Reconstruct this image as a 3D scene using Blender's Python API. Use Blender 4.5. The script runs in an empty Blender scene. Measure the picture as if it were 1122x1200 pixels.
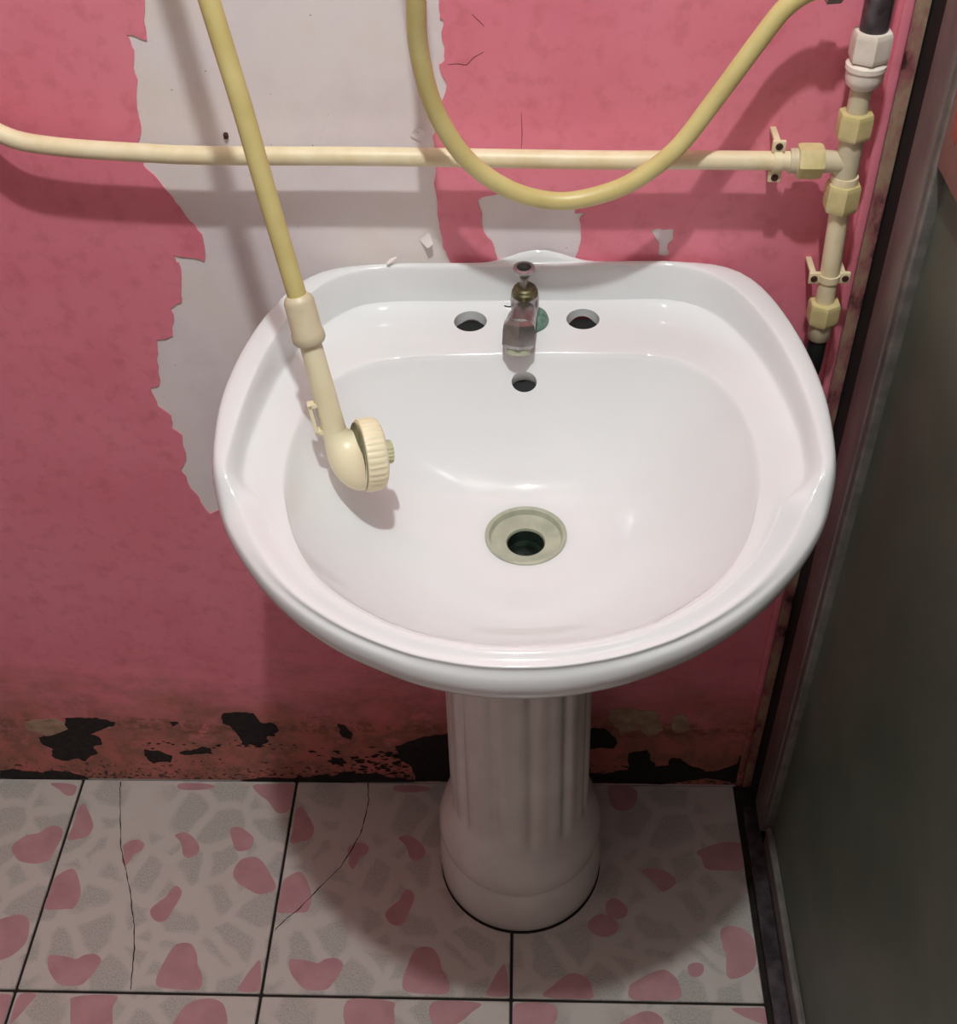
import bpy, bmesh, math, random
from mathutils import Vector, Matrix
from mathutils.geometry import tessellate_polygon

# ------------------------------------------------------------ camera, lights, exposure
scene = bpy.context.scene
W, H = 1122, 1200
F_PX = 1372.92
cam_data = bpy.data.cameras.new('camera')
cam = bpy.data.objects.new('camera', cam_data)
scene.collection.objects.link(cam)
cam_data.sensor_fit = 'HORIZONTAL'
cam_data.sensor_width = 36.0
cam_data.lens = F_PX * 36.0 / W
cam_data.clip_start = 0.01


def look(pitch, yaw, roll):
    cp, sp = math.cos(pitch), math.sin(pitch)
    f, u, r = Vector((0, cp, -sp)), Vector((0, sp, cp)), Vector((1, 0, 0))
    Z = Matrix.Rotation(yaw, 3, 'Z')
    f, u, r = Z @ f, Z @ u, Z @ r
    r2 = math.cos(roll) * r + math.sin(roll) * u
    u2 = -math.sin(roll) * r + math.cos(roll) * u
    m = Matrix((r2, u2, -f)).transposed().to_4x4()
    return m


cam.matrix_world = Matrix.Translation((0.0230557, -0.9061523, 1.3800772)) @ look(0.761827893, 0.0614735, -0.0422974)
scene.camera = cam

world = bpy.data.worlds.new('world')
scene.world = world
world.use_nodes = True
world.node_tree.nodes['Background'].inputs[0].default_value = (0.9, 0.93, 1.0, 1)
world.node_tree.nodes['Background'].inputs[1].default_value = 0.0

LAMP = Vector((0.0, -0.70, 2.30))
ld = bpy.data.lights.new('ceiling_bulb', 'POINT')
ld.energy = 57
ld.color = (0.925, 1.0, 0.99)
ld.shadow_soft_size = 0.026
lo = bpy.data.objects.new('ceiling_bulb', ld)
lo.location = LAMP
scene.collection.objects.link(lo)

vs = scene.view_settings
vs.view_transform = 'Standard'
vs.look = 'None'
vs.gamma = 1.0
vs.exposure = 0.0
vs.use_curve_mapping = False

# ------------------------------------------------------------ traced outlines, world metres
PEEL_STRIP = [(-0.2707, 1.0537), (-0.276, 1.0234), (-0.2906, 1.0282), (-0.288, 1.0152), (-0.2908, 0.9918), (-0.2971, 0.9584), (-0.3025, 0.94), (-0.303, 0.9185), (-0.2926, 0.9037), (-0.2831, 0.8836), (-0.274, 0.8655), (-0.266, 0.8523), (-0.2693, 0.8254), (-0.2963, 0.8325), (-0.2945, 0.8243), (-0.2928, 0.8246), (-0.2957, 0.7979), (-0.2989, 0.7823), (-0.311, 0.7758), (-0.3101, 0.7637), (-0.3153, 0.7446), (-0.3313, 0.7406), (-0.3367, 0.7166), (-0.3411, 0.686), (-0.3502, 0.6831), (-0.348, 0.6603), (-0.3372, 0.6479), (-0.3401, 0.6322), (-0.3314, 0.6226), (-0.3378, 0.5833), (-0.3424, 0.5783), (-0.3376, 0.5491), (-0.3307, 0.5315), (-0.3239, 0.5118), (-0.12, 0.56), (-0.02, 0.58), (0.0, 0.7), (-0.0512, 0.8302), (-0.0549, 0.8494), (-0.0562, 0.8599), (-0.0566, 0.8803), (-0.0562, 0.91), (-0.0572, 0.9403), (-0.0488, 0.9657), (-0.0436, 0.9832), (-0.0474, 0.9928), (-0.0487, 1.0005), (-0.0443, 1.0038), (-0.0445, 1.0172), (-0.0439, 1.0351), (-0.0463, 1.0359), (-0.046, 1.0495), (-0.045, 1.25), (-0.02, 1.4), (-0.03, 1.7), (-0.1, 1.9), (-0.25, 1.85), (-0.29, 1.6), (-0.27, 1.4), (-0.3, 1.25)]
PEEL_PATCH = [(-0.0223, 0.8817), (-0.0179, 0.8524), (-0.0115, 0.8433), (-0.0102, 0.8402), (-0.0065, 0.8249), (0.0621, 0.8242), (0.0665, 0.8394), (0.065, 0.8632), (0.07, 0.869), (0.0609, 0.8691), (0.06, 0.8849), (0.0347, 0.8889), (0.0089, 0.8904), (-0.017, 0.8859)]
PEEL_CHIP = [(0.1273, 0.8508), (0.1323, 0.8537), (0.1375, 0.8523), (0.1469, 0.8525), (0.1469, 0.8428), (0.143, 0.8379), (0.1447, 0.827), (0.136, 0.8271), (0.1351, 0.839)]
FLAKED_SPOTS = [[(-0.589, 0.1404), (-0.5656, 0.143), (-0.5457, 0.1433), (-0.5327, 0.1388), (-0.5202, 0.132), (-0.5317, 0.1201), (-0.5444, 0.1152), (-0.5613, 0.1054), (-0.5516, 0.0983), (-0.5531, 0.0813), (-0.5661, 0.0762), (-0.5626, 0.0615), (-0.5872, 0.041), (-0.594, 0.0484), (-0.6193, 0.043), (-0.6305, 0.0554), (-0.6233, 0.0704), (-0.6351, 0.0801), (-0.636, 0.0971), (-0.6171, 0.1022), (-0.5978, 0.1192)], [(-0.4971, 0.0724), (-0.4801, 0.0702), (-0.4623, 0.0581), (-0.469, 0.0404), (-0.4933, 0.0375), (-0.4987, 0.0525)], [(-0.4524, 0.0632), (-0.4334, 0.0709), (-0.4203, 0.0785), (-0.4063, 0.0763), (-0.4062, 0.0615), (-0.4237, 0.0612), (-0.4388, 0.0585)], [(-0.4505, 0.1329), (-0.4401, 0.1354), (-0.437, 0.1299), (-0.4483, 0.1236)], [(-0.3745, 0.1549), (-0.3561, 0.1575), (-0.3356, 0.1554), (-0.3298, 0.1358), (-0.3122, 0.1335), (-0.3069, 0.1186), (-0.3153, 0.1032), (-0.326, 0.103), (-0.3245, 0.0928), (-0.3393, 0.077), (-0.3504, 0.0846), (-0.3627, 0.0844), (-0.3648, 0.1076), (-0.3708, 0.1252), (-0.3801, 0.1326)], [(-0.2281, 0.1347), (-0.2169, 0.1273), (-0.2098, 0.1098), (-0.2141, 0.097), (-0.2255, 0.1045)], [(-0.2459, 0.06), (-0.2307, 0.0576), (-0.226, 0.0443), (-0.2331, 0.0361), (-0.2481, 0.0413)], [(0.0936, 0.1249), (0.1171, 0.1288), (0.1263, 0.118), (0.1371, 0.096), (0.1323, 0.0828), (0.095, 0.0784)]]
MOULD_BANDS = [[(-0.7134, 0.0183), (-0.6936, 0.0238), (-0.6804, 0.0179), (-0.6544, 0.0142), (-0.6144, 0.0175), (-0.5961, 0.0074), (-0.5919, 0.0007), (-0.7205, -0.0038)], [(-0.3768, 0.0022), (-0.303, 0.0064), (-0.2953, 0.0159), (-0.2901, 0.0077), (-0.2483, 0.0129), (-0.2344, 0.0241), (-0.2096, 0.0213), (-0.1846, 0.0206), (-0.1604, 0.01), (-0.1355, 0.0061), (-0.1362, -0.0034), (-0.3779, -0.004)], [(-0.1385, 0.0956), (-0.1212, 0.105), (-0.1013, 0.1114), (-0.0743, 0.1118), (-0.0793, -0.0024), (-0.1358, 0.0022), (-0.138, 0.0377), (-0.1536, 0.0562), (-0.1569, 0.085)], [(0.0764, 0.0256), (0.1125, 0.0262), (0.1526, 0.0349), (0.1526, 0.0736), (0.1763, 0.0816), (0.1823, 0.0588), (0.1923, 0.0434), (0.2075, 0.0475), (0.2085, 0.063), (0.2217, 0.0633), (0.2411, 0.0442), (0.2579, 0.0327), (0.2815, 0.041), (0.2978, 0.053), (0.3037, 0.076), (0.3195, 0.0039), (0.077, -0.0006)]]
BARE_PLASTER = [[(-0.6426, 0.1327), (-0.6297, 0.1375), (-0.6033, 0.1402), (-0.591, 0.1334), (-0.5899, 0.1169), (-0.6171, 0.1022), (-0.6324, 0.1092), (-0.6469, 0.1185)], [(0.1239, 0.1681), (0.149, 0.1719), (0.1809, 0.1688), (0.1882, 0.1549), (0.1947, 0.1263), (0.1742, 0.1114), (0.1663, 0.1332), (0.1392, 0.1182), (0.1274, 0.1398)], [(0.207, 0.1587), (0.2221, 0.1553), (0.229, 0.1268), (0.2125, 0.1193), (0.2051, 0.1301)]]
PEBBLES_A = [[(0.0057, -0.0471), (0.0118, -0.0406), (0.0204, -0.0512), (0.0329, -0.0714), (0.0337, -0.0835), (0.0291, -0.0914), (0.0176, -0.0943), (0.005, -0.0958), (0.0059, -0.0752)], [(0.0156, -0.1407), (0.0257, -0.1389), (0.0354, -0.1517), (0.0442, -0.1724), (0.0422, -0.1912), (0.0313, -0.1945), (0.0017, -0.194), (0.0032, -0.1746), (0.004, -0.1522)], [(0.0904, -0.0957), (0.1009, -0.0945), (0.1101, -0.1011), (0.108, -0.1112), (0.1001, -0.1164), (0.0965, -0.1263), (0.0922, -0.133), (0.0855, -0.1249), (0.086, -0.1149), (0.082, -0.1049), (0.0853, -0.0998)], [(0.1483, -0.087), (0.1596, -0.0824), (0.1717, -0.0884), (0.1837, -0.1018), (0.1846, -0.1135), (0.1739, -0.1203), (0.1653, -0.1154), (0.1612, -0.1038), (0.1563, -0.0954)], [(0.166, -0.16), (0.1738, -0.1656), (0.1752, -0.175), (0.1691, -0.1938), (0.1646, -0.2061), (0.1553, -0.2099), (0.1454, -0.2049), (0.14, -0.1942), (0.1465, -0.1848), (0.1561, -0.1753), (0.161, -0.1642)], [(0.0279, -0.2561), (0.0376, -0.2554), (0.0525, -0.2572), (0.0632, -0.2599), (0.0717, -0.2545), (0.0856, -0.2531), (0.0948, -0.2608), (0.0912, -0.2738), (0.0855, -0.2838), (0.0767, -0.2924), (0.0544, -0.2928), (0.0421, -0.2846), (0.0308, -0.2706)], [(0.1874, -0.2372), (0.2018, -0.2379), (0.2115, -0.25), (0.2159, -0.2644), (0.2236, -0.2771), (0.2243, -0.2939), (0.1974, -0.2952), (0.173, -0.2921), (0.1687, -0.2795), (0.1731, -0.2623), (0.1791, -0.2447)], [(0.1355, -0.0075), (0.1589, -0.0054), (0.1844, -0.0088), (0.183, -0.0143), (0.1614, -0.0171), (0.1389, -0.0159)], [(0.2211, -0.0774), (0.2311, -0.0732), (0.2448, -0.0806), (0.2551, -0.0906), (0.2535, -0.1041), (0.2438, -0.1093), (0.2344, -0.1077), (0.2277, -0.0961)], [(0.2431, -0.1225), (0.2603, -0.1173), (0.2737, -0.1254), (0.2853, -0.1415), (0.2953, -0.1573), (0.2936, -0.1653), (0.2753, -0.1703), (0.256, -0.1611), (0.2425, -0.1518), (0.2366, -0.139)], [(0.2914, -0.2573), (0.2967, -0.28), (0.2965, -0.2953), (0.2717, -0.2958), (0.275, -0.2832), (0.2822, -0.2689)], [(0.2399, -0.0081), (0.2697, -0.0059), (0.2984, -0.0074), (0.3, -0.0397), (0.2923, -0.0504), (0.2799, -0.0506), (0.2646, -0.0331), (0.2503, -0.0225)]]
PEBBLES_B = [[(0.233, -0.1104), (0.2359, -0.1002), (0.248, -0.0898), (0.2625, -0.0862), (0.2748, -0.0756), (0.2893, -0.0772), (0.296, -0.0891), (0.2922, -0.1129), (0.2886, -0.1263), (0.2734, -0.1315), (0.2511, -0.1285), (0.2388, -0.1187)], [(0.2411, -0.2159), (0.2507, -0.2097), (0.2692, -0.2032), (0.2814, -0.2045), (0.2906, -0.2151), (0.2943, -0.2361), (0.2894, -0.248), (0.2808, -0.257), (0.2685, -0.263), (0.259, -0.2603)], [(0.2556, -0.0097), (0.2672, -0.0078), (0.2907, -0.0111), (0.2949, -0.0202), (0.2922, -0.0275), (0.2827, -0.0277), (0.2705, -0.0187)]]
PEBBLES_C = [[(0.2576, -0.2089), (0.274, -0.2031), (0.2935, -0.2138), (0.297, -0.2356), (0.2915, -0.257), (0.2709, -0.2692), (0.2585, -0.2668), (0.2603, -0.2416), (0.2577, -0.2309)], [(0.1486, -0.2754), (0.175, -0.2618), (0.1878, -0.2615), (0.1994, -0.2744), (0.1974, -0.2963), (0.1447, -0.2973), (0.1405, -0.2833)], [(0.1662, -0.1294), (0.1855, -0.1261), (0.2039, -0.1349), (0.2082, -0.1467), (0.1911, -0.1587), (0.1812, -0.1471)], [(0.2399, -0.1009), (0.2717, -0.0881), (0.299, -0.0908), (0.2973, -0.1245), (0.267, -0.1279), (0.2483, -0.1252), (0.2445, -0.1101)], [(0.2126, -0.2558), (0.2208, -0.2509), (0.2308, -0.2528), (0.2311, -0.2621), (0.2228, -0.2688), (0.2141, -0.2663)], [(0.1283, -0.0055), (0.1546, -0.0018), (0.1682, -0.0151), (0.1581, -0.0385), (0.1353, -0.0388)], [(0.1175, -0.1773), (0.1286, -0.1684), (0.1441, -0.1797), (0.1406, -0.194), (0.122, -0.1943)], [(0.0395, -0.2959), (0.0488, -0.2832), (0.0708, -0.2669), (0.0893, -0.2714), (0.0965, -0.2854), (0.093, -0.2979)], [(0.0949, -0.2004), (0.1114, -0.1899), (0.1302, -0.1999), (0.1295, -0.2134), (0.1133, -0.2204), (0.0976, -0.214)]]
PEBBLES_D = [[(0.0751, -0.0064), (0.1245, -0.0041), (0.1243, -0.0192), (0.1286, -0.0513), (0.0889, -0.0547), (0.0727, -0.0174)], [(0.2197, -0.0092), (0.2433, -0.006), (0.2596, -0.0166), (0.2625, -0.046), (0.2048, -0.0471), (0.2062, -0.0231)], [(0.01, -0.0035), (0.0271, -0.0045), (0.0223, -0.0157), (0.0099, -0.0376), (0.0058, -0.0377), (0.0048, -0.0132)]]
PEBBLES_E = [[(0.1048, -0.0043), (0.1566, -0.0047), (0.1615, -0.0155), (0.1596, -0.0395), (0.1118, -0.043)], [(0.2074, -0.0045), (0.2628, -0.005), (0.254, -0.0159), (0.2363, -0.0302), (0.2091, -0.032)]]
PEBBLES_F = [[(0.0042, -0.0058), (0.0516, -0.0061), (0.0467, -0.0323), (0.006, -0.0331)], [(0.1263, -0.0307), (0.139, -0.0185), (0.1613, -0.0105), (0.178, -0.0207), (0.1676, -0.0388)], [(0.2587, -0.0065), (0.2763, -0.005), (0.2997, -0.0058), (0.2985, -0.0232), (0.2794, -0.0186)]]
CRACK_A = [(0.0532, -0.0049), (0.0565, -0.0213), (0.0684, -0.0639), (0.0772, -0.0982), (0.0862, -0.1215), (0.0957, -0.1411), (0.1089, -0.1698), (0.1166, -0.1946), (0.1254, -0.2159), (0.1322, -0.2455), (0.1367, -0.2715), (0.1407, -0.2968)]
CRACK_B = [(0.0988, -0.0025), (0.1025, -0.0295), (0.1011, -0.056), (0.0964, -0.0836), (0.0857, -0.1105), (0.076, -0.1304), (0.0531, -0.1596), (0.0307, -0.1881), (0.0132, -0.2067), (0.0036, -0.2189)]
RING_OUTER = [(0.2356, 0.7925), (0.2336, 0.7912), (0.2314, 0.7899), (0.2289, 0.7887), (0.2262, 0.7875), (0.2235, 0.7863), (0.2208, 0.7852), (0.2182, 0.7842), (0.2158, 0.7832), (0.2136, 0.7822), (0.2115, 0.7813), (0.2096, 0.7804), (0.2078, 0.7795), (0.2061, 0.7786), (0.2044, 0.7778), (0.2029, 0.777), (0.2013, 0.7762), (0.1998, 0.7755), (0.1984, 0.7747), (0.1972, 0.7741), (0.196, 0.7734), (0.195, 0.7728), (0.1939, 0.7722), (0.1929, 0.7716), (0.1921, 0.7711), (0.1914, 0.7707), (0.1909, 0.7702), (0.1904, 0.7698), (0.1898, 0.7695), (0.1892, 0.7691), (0.1887, 0.7689), (0.1884, 0.7686), (0.1881, 0.7684), (0.1878, 0.7683), (0.1875, 0.7682), (0.1872, 0.7681), (0.187, 0.7681), (0.187, 0.7681), (0.1871, 0.7682), (0.1873, 0.7683), (0.1874, 0.7684), (0.1876, 0.7686), (0.1878, 0.7689), (0.1883, 0.7691), (0.1888, 0.7695), (0.1894, 0.7698), (0.1899, 0.7702), (0.1905, 0.7707), (0.1913, 0.7711), (0.1922, 0.7716), (0.1931, 0.7722), (0.1941, 0.7728), (0.195, 0.7734), (0.1961, 0.7741), (0.1972, 0.7747), (0.1985, 0.7755), (0.1999, 0.7762), (0.2014, 0.777), (0.203, 0.7778), (0.2047, 0.7786), (0.2065, 0.7795), (0.2084, 0.7804), (0.2105, 0.7813), (0.2127, 0.7822), (0.2151, 0.7832), (0.2176, 0.7842), (0.2202, 0.7852), (0.2229, 0.7863), (0.2256, 0.7875), (0.2282, 0.7887), (0.2306, 0.7899), (0.2327, 0.7912), (0.2345, 0.7925), (0.2362, 0.7938), (0.2378, 0.7951), (0.2396, 0.7964), (0.2416, 0.7977), (0.2438, 0.799), (0.2462, 0.8003), (0.2487, 0.8016), (0.2513, 0.8029), (0.2542, 0.8042), (0.2573, 0.8054), (0.2606, 0.8067), (0.2643, 0.808), (0.2682, 0.8092), (0.2725, 0.8104), (0.2771, 0.8117), (0.2819, 0.8129), (0.2866, 0.814), (0.2911, 0.8151), (0.2946, 0.8162), (0.2964, 0.8171), (0.2958, 0.8179), (0.2925, 0.8185), (0.2872, 0.819), (0.281, 0.8193), (0.2748, 0.8195), (0.269, 0.8196), (0.2639, 0.8197), (0.2594, 0.8198), (0.2555, 0.8198), (0.2523, 0.8198), (0.2496, 0.8199), (0.2474, 0.8199), (0.2457, 0.8199), (0.2445, 0.8199), (0.2438, 0.8199), (0.2436, 0.82), (0.2438, 0.8199), (0.2445, 0.8199), (0.2457, 0.8199), (0.2474, 0.8199), (0.2496, 0.8199), (0.2523, 0.8198), (0.2555, 0.8198), (0.2594, 0.8198), (0.2639, 0.8197), (0.269, 0.8196), (0.2747, 0.8195), (0.2807, 0.8193), (0.2866, 0.819), (0.2914, 0.8185), (0.2943, 0.8179), (0.2947, 0.8171), (0.2931, 0.8162), (0.29, 0.8151), (0.2862, 0.814), (0.2821, 0.8129), (0.2779, 0.8117), (0.2738, 0.8104), (0.2699, 0.8092), (0.2662, 0.808), (0.2629, 0.8067), (0.2597, 0.8054), (0.2567, 0.8042), (0.2539, 0.8029), (0.2512, 0.8016), (0.2486, 0.8003), (0.2461, 0.799), (0.2436, 0.7977), (0.2413, 0.7964), (0.2393, 0.7951), (0.2375, 0.7938)]
RING_CREST = [(0.2213, 0.8043), (0.2211, 0.8025), (0.2208, 0.8006), (0.2201, 0.7985), (0.219, 0.7965), (0.2173, 0.7945), (0.2153, 0.7926), (0.213, 0.791), (0.2106, 0.7897), (0.2082, 0.7887), (0.2058, 0.7879), (0.2037, 0.7873), (0.2017, 0.7869), (0.2, 0.7866), (0.1985, 0.7863), (0.1972, 0.7861), (0.1959, 0.7859), (0.1947, 0.7857), (0.1937, 0.7856), (0.1928, 0.7854), (0.1921, 0.7853), (0.1915, 0.7851), (0.1909, 0.785), (0.1904, 0.7849), (0.19, 0.7848), (0.1897, 0.7847), (0.1896, 0.7845), (0.1897, 0.7845), (0.1897, 0.7844), (0.1896, 0.7843), (0.1895, 0.7842), (0.1894, 0.7842), (0.1894, 0.7841), (0.1893, 0.7841), (0.1892, 0.784), (0.1889, 0.784), (0.1887, 0.784), (0.1886, 0.784), (0.1887, 0.784), (0.1887, 0.7841), (0.1886, 0.7841), (0.1886, 0.7842), (0.1886, 0.7842), (0.1887, 0.7843), (0.1888, 0.7844), (0.1888, 0.7845), (0.1888, 0.7845), (0.1889, 0.7847), (0.1891, 0.7848), (0.1895, 0.7849), (0.1899, 0.785), (0.1904, 0.7851), (0.191, 0.7853), (0.1917, 0.7854), (0.1926, 0.7856), (0.1936, 0.7857), (0.1948, 0.7859), (0.1961, 0.7861), (0.1975, 0.7863), (0.1991, 0.7866), (0.2009, 0.7869), (0.2029, 0.7873), (0.205, 0.7879), (0.2073, 0.7887), (0.2095, 0.7897), (0.2117, 0.791), (0.2139, 0.7926), (0.2159, 0.7945), (0.2175, 0.7965), (0.2188, 0.7985), (0.2197, 0.8006), (0.2203, 0.8025), (0.221, 0.8043), (0.2217, 0.8059), (0.2226, 0.8073), (0.2236, 0.8087), (0.2248, 0.81), (0.2262, 0.8113), (0.2278, 0.8125), (0.2297, 0.8136), (0.2319, 0.8146), (0.2342, 0.8155), (0.2368, 0.8164), (0.2397, 0.8173), (0.243, 0.8181), (0.2464, 0.8188), (0.2499, 0.8196), (0.2536, 0.8203), (0.2575, 0.821), (0.2616, 0.8217), (0.2655, 0.8224), (0.269, 0.823), (0.2715, 0.8236), (0.2731, 0.8241), (0.2733, 0.8245), (0.272, 0.8248), (0.2692, 0.825), (0.2651, 0.8251), (0.2604, 0.8252), (0.2557, 0.8253), (0.2515, 0.8253), (0.2477, 0.8253), (0.2446, 0.8253), (0.2419, 0.8253), (0.2398, 0.8253), (0.2382, 0.8253), (0.237, 0.8253), (0.2363, 0.8253), (0.2361, 0.8253), (0.2363, 0.8253), (0.237, 0.8253), (0.2381, 0.8253), (0.2397, 0.8253), (0.2418, 0.8253), (0.2444, 0.8253), (0.2474, 0.8253), (0.2508, 0.8253), (0.2548, 0.8253), (0.2592, 0.8252), (0.2638, 0.8251), (0.2682, 0.825), (0.2717, 0.8248), (0.2739, 0.8245), (0.2743, 0.8241), (0.2729, 0.8236), (0.2699, 0.823), (0.2659, 0.8224), (0.2613, 0.8217), (0.2569, 0.821), (0.2527, 0.8203), (0.2489, 0.8196), (0.2453, 0.8188), (0.242, 0.8181), (0.2387, 0.8173), (0.2356, 0.8164), (0.2329, 0.8155), (0.2304, 0.8146), (0.2283, 0.8136), (0.2265, 0.8125), (0.2249, 0.8113), (0.2237, 0.81), (0.2228, 0.8087), (0.2221, 0.8073), (0.2216, 0.8059)]
RING_FOOT = [(0.2123, 0.7877), (0.2117, 0.7876), (0.211, 0.7874), (0.21, 0.7873), (0.2086, 0.7872), (0.2068, 0.7871), (0.2046, 0.7871), (0.2021, 0.787), (0.1997, 0.787), (0.1974, 0.787), (0.1952, 0.787), (0.1933, 0.787), (0.1915, 0.787), (0.19, 0.787), (0.1886, 0.787), (0.1874, 0.787), (0.1863, 0.787), (0.1852, 0.787), (0.1843, 0.787), (0.1836, 0.787), (0.1831, 0.787), (0.1826, 0.787), (0.1822, 0.787), (0.1818, 0.787), (0.1815, 0.787), (0.1813, 0.787), (0.1813, 0.787), (0.1814, 0.787), (0.1815, 0.787), (0.1814, 0.787), (0.1812, 0.787), (0.1812, 0.787), (0.1812, 0.787), (0.1811, 0.787), (0.181, 0.787), (0.1808, 0.787), (0.1806, 0.787), (0.1806, 0.787), (0.1806, 0.787), (0.1806, 0.787), (0.1805, 0.787), (0.1805, 0.787), (0.1805, 0.787), (0.1806, 0.787), (0.1806, 0.787), (0.1806, 0.787), (0.1805, 0.787), (0.1805, 0.787), (0.1807, 0.787), (0.181, 0.787), (0.1814, 0.787), (0.1819, 0.787), (0.1824, 0.787), (0.1831, 0.787), (0.1839, 0.787), (0.1849, 0.787), (0.186, 0.787), (0.1872, 0.787), (0.1886, 0.787), (0.1901, 0.787), (0.1917, 0.787), (0.1936, 0.787), (0.1956, 0.787), (0.1979, 0.787), (0.2002, 0.787), (0.2026, 0.787), (0.2049, 0.7871), (0.2069, 0.7871), (0.2084, 0.7872), (0.2095, 0.7873), (0.2103, 0.7874), (0.211, 0.7876), (0.2118, 0.7877), (0.2128, 0.7879), (0.214, 0.788), (0.2155, 0.7882), (0.2171, 0.7883), (0.219, 0.7885), (0.221, 0.7886), (0.2234, 0.7888), (0.2261, 0.7889), (0.229, 0.7891), (0.2319, 0.7892), (0.2347, 0.7894), (0.2373, 0.7895), (0.24, 0.7897), (0.2429, 0.7898), (0.2462, 0.7899), (0.2498, 0.7901), (0.2536, 0.7902), (0.2575, 0.7904), (0.2613, 0.7905), (0.2646, 0.7906), (0.267, 0.7907), (0.268, 0.7908), (0.2671, 0.7909), (0.2645, 0.7909), (0.2605, 0.7909), (0.2559, 0.791), (0.2514, 0.791), (0.2473, 0.791), (0.2438, 0.791), (0.2408, 0.791), (0.2384, 0.791), (0.2364, 0.791), (0.235, 0.791), (0.2339, 0.791), (0.2333, 0.791), (0.2331, 0.791), (0.2333, 0.791), (0.2338, 0.791), (0.2348, 0.791), (0.2362, 0.791), (0.238, 0.791), (0.2403, 0.791), (0.2432, 0.791), (0.2466, 0.791), (0.2505, 0.791), (0.2548, 0.791), (0.259, 0.7909), (0.2625, 0.7909), (0.2646, 0.7909), (0.2651, 0.7908), (0.2642, 0.7907), (0.2622, 0.7906), (0.2595, 0.7905), (0.2564, 0.7904), (0.2528, 0.7902), (0.2489, 0.7901), (0.245, 0.7899), (0.2413, 0.7898), (0.2378, 0.7897), (0.2346, 0.7895), (0.2315, 0.7894), (0.2286, 0.7892), (0.2259, 0.7891), (0.2234, 0.7889), (0.2213, 0.7888), (0.2195, 0.7886), (0.2179, 0.7885), (0.2165, 0.7883), (0.2152, 0.7882), (0.214, 0.788), (0.2131, 0.7879)]
RING_EDGE = [(0.1789, 0.785), (0.1781, 0.785), (0.1774, 0.785), (0.1767, 0.7849), (0.176, 0.7849), (0.1754, 0.7848), (0.175, 0.7848), (0.1747, 0.7848), (0.1746, 0.7847), (0.1745, 0.7847), (0.1743, 0.7847), (0.1742, 0.7846), (0.1741, 0.7846), (0.1739, 0.7845), (0.1737, 0.7845), (0.1733, 0.7845), (0.1728, 0.7844), (0.1721, 0.7844), (0.1714, 0.7844), (0.1707, 0.7844), (0.17, 0.7843), (0.1694, 0.7843), (0.1688, 0.7843), (0.1684, 0.7843), (0.168, 0.7842), (0.1676, 0.7842), (0.1671, 0.7842), (0.1665, 0.7842), (0.1659, 0.7842), (0.1655, 0.7842), (0.1652, 0.7841), (0.165, 0.7841), (0.1647, 0.7841), (0.1645, 0.7841), (0.1645, 0.7841), (0.1645, 0.7841), (0.1646, 0.7841), (0.1648, 0.7841), (0.1651, 0.7841), (0.1654, 0.7841), (0.1658, 0.7841), (0.1661, 0.7841), (0.1664, 0.7841), (0.1666, 0.7842), (0.167, 0.7842), (0.1675, 0.7842), (0.1679, 0.7842), (0.1681, 0.7842), (0.1682, 0.7842), (0.1682, 0.7843), (0.1682, 0.7843), (0.1684, 0.7843), (0.1688, 0.7843), (0.1692, 0.7844), (0.1697, 0.7844), (0.1701, 0.7844), (0.1706, 0.7844), (0.1709, 0.7845), (0.1712, 0.7845), (0.1714, 0.7845), (0.1715, 0.7846), (0.1717, 0.7846), (0.1719, 0.7847), (0.1721, 0.7847), (0.1722, 0.7847), (0.1723, 0.7848), (0.1724, 0.7848), (0.1727, 0.7848), (0.1733, 0.7849), (0.174, 0.7849), (0.1747, 0.785), (0.1756, 0.785), (0.1765, 0.785), (0.1774, 0.7851), (0.1784, 0.7851), (0.1796, 0.7851), (0.181, 0.7852), (0.1825, 0.7852), (0.184, 0.7852), (0.1855, 0.7853), (0.1871, 0.7853), (0.1889, 0.7854), (0.1907, 0.7854), (0.1926, 0.7854), (0.1941, 0.7855), (0.1954, 0.7855), (0.1963, 0.7855), (0.1969, 0.7856), (0.1971, 0.7856), (0.1967, 0.7856), (0.1956, 0.7856), (0.1938, 0.7856), (0.1913, 0.7857), (0.1881, 0.7857), (0.1842, 0.7857), (0.1801, 0.7857), (0.1761, 0.7857), (0.1724, 0.7857), (0.1691, 0.7857), (0.1662, 0.7857), (0.1637, 0.7857), (0.1616, 0.7857), (0.1598, 0.7857), (0.1584, 0.7857), (0.1572, 0.7857), (0.1563, 0.7857), (0.1555, 0.7857), (0.155, 0.7857), (0.1547, 0.7857), (0.1546, 0.7857), (0.1548, 0.7857), (0.1553, 0.7857), (0.1561, 0.7857), (0.1571, 0.7857), (0.1585, 0.7857), (0.1601, 0.7857), (0.1622, 0.7857), (0.1646, 0.7857), (0.1673, 0.7857), (0.1704, 0.7857), (0.1739, 0.7857), (0.1776, 0.7857), (0.1816, 0.7857), (0.1856, 0.7857), (0.1892, 0.7857), (0.1922, 0.7856), (0.1944, 0.7856), (0.196, 0.7856), (0.1968, 0.7856), (0.197, 0.7856), (0.1967, 0.7855), (0.196, 0.7855), (0.1949, 0.7855), (0.1934, 0.7854), (0.1918, 0.7854), (0.1901, 0.7854), (0.1884, 0.7853), (0.1869, 0.7853), (0.1855, 0.7852), (0.1841, 0.7852), (0.1829, 0.7852), (0.1817, 0.7851), (0.1806, 0.7851), (0.1797, 0.7851)]

# ------------------------------------------------------------ helpers
C = scene.collection
RND = random.Random(7)


def lin(r, g, b):
    def c(v):
        v /= 255.0
        return v / 12.92 if v <= 0.04045 else ((v + 0.055) / 1.055) ** 2.4
    return (c(r), c(g), c(b), 1.0)


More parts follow.
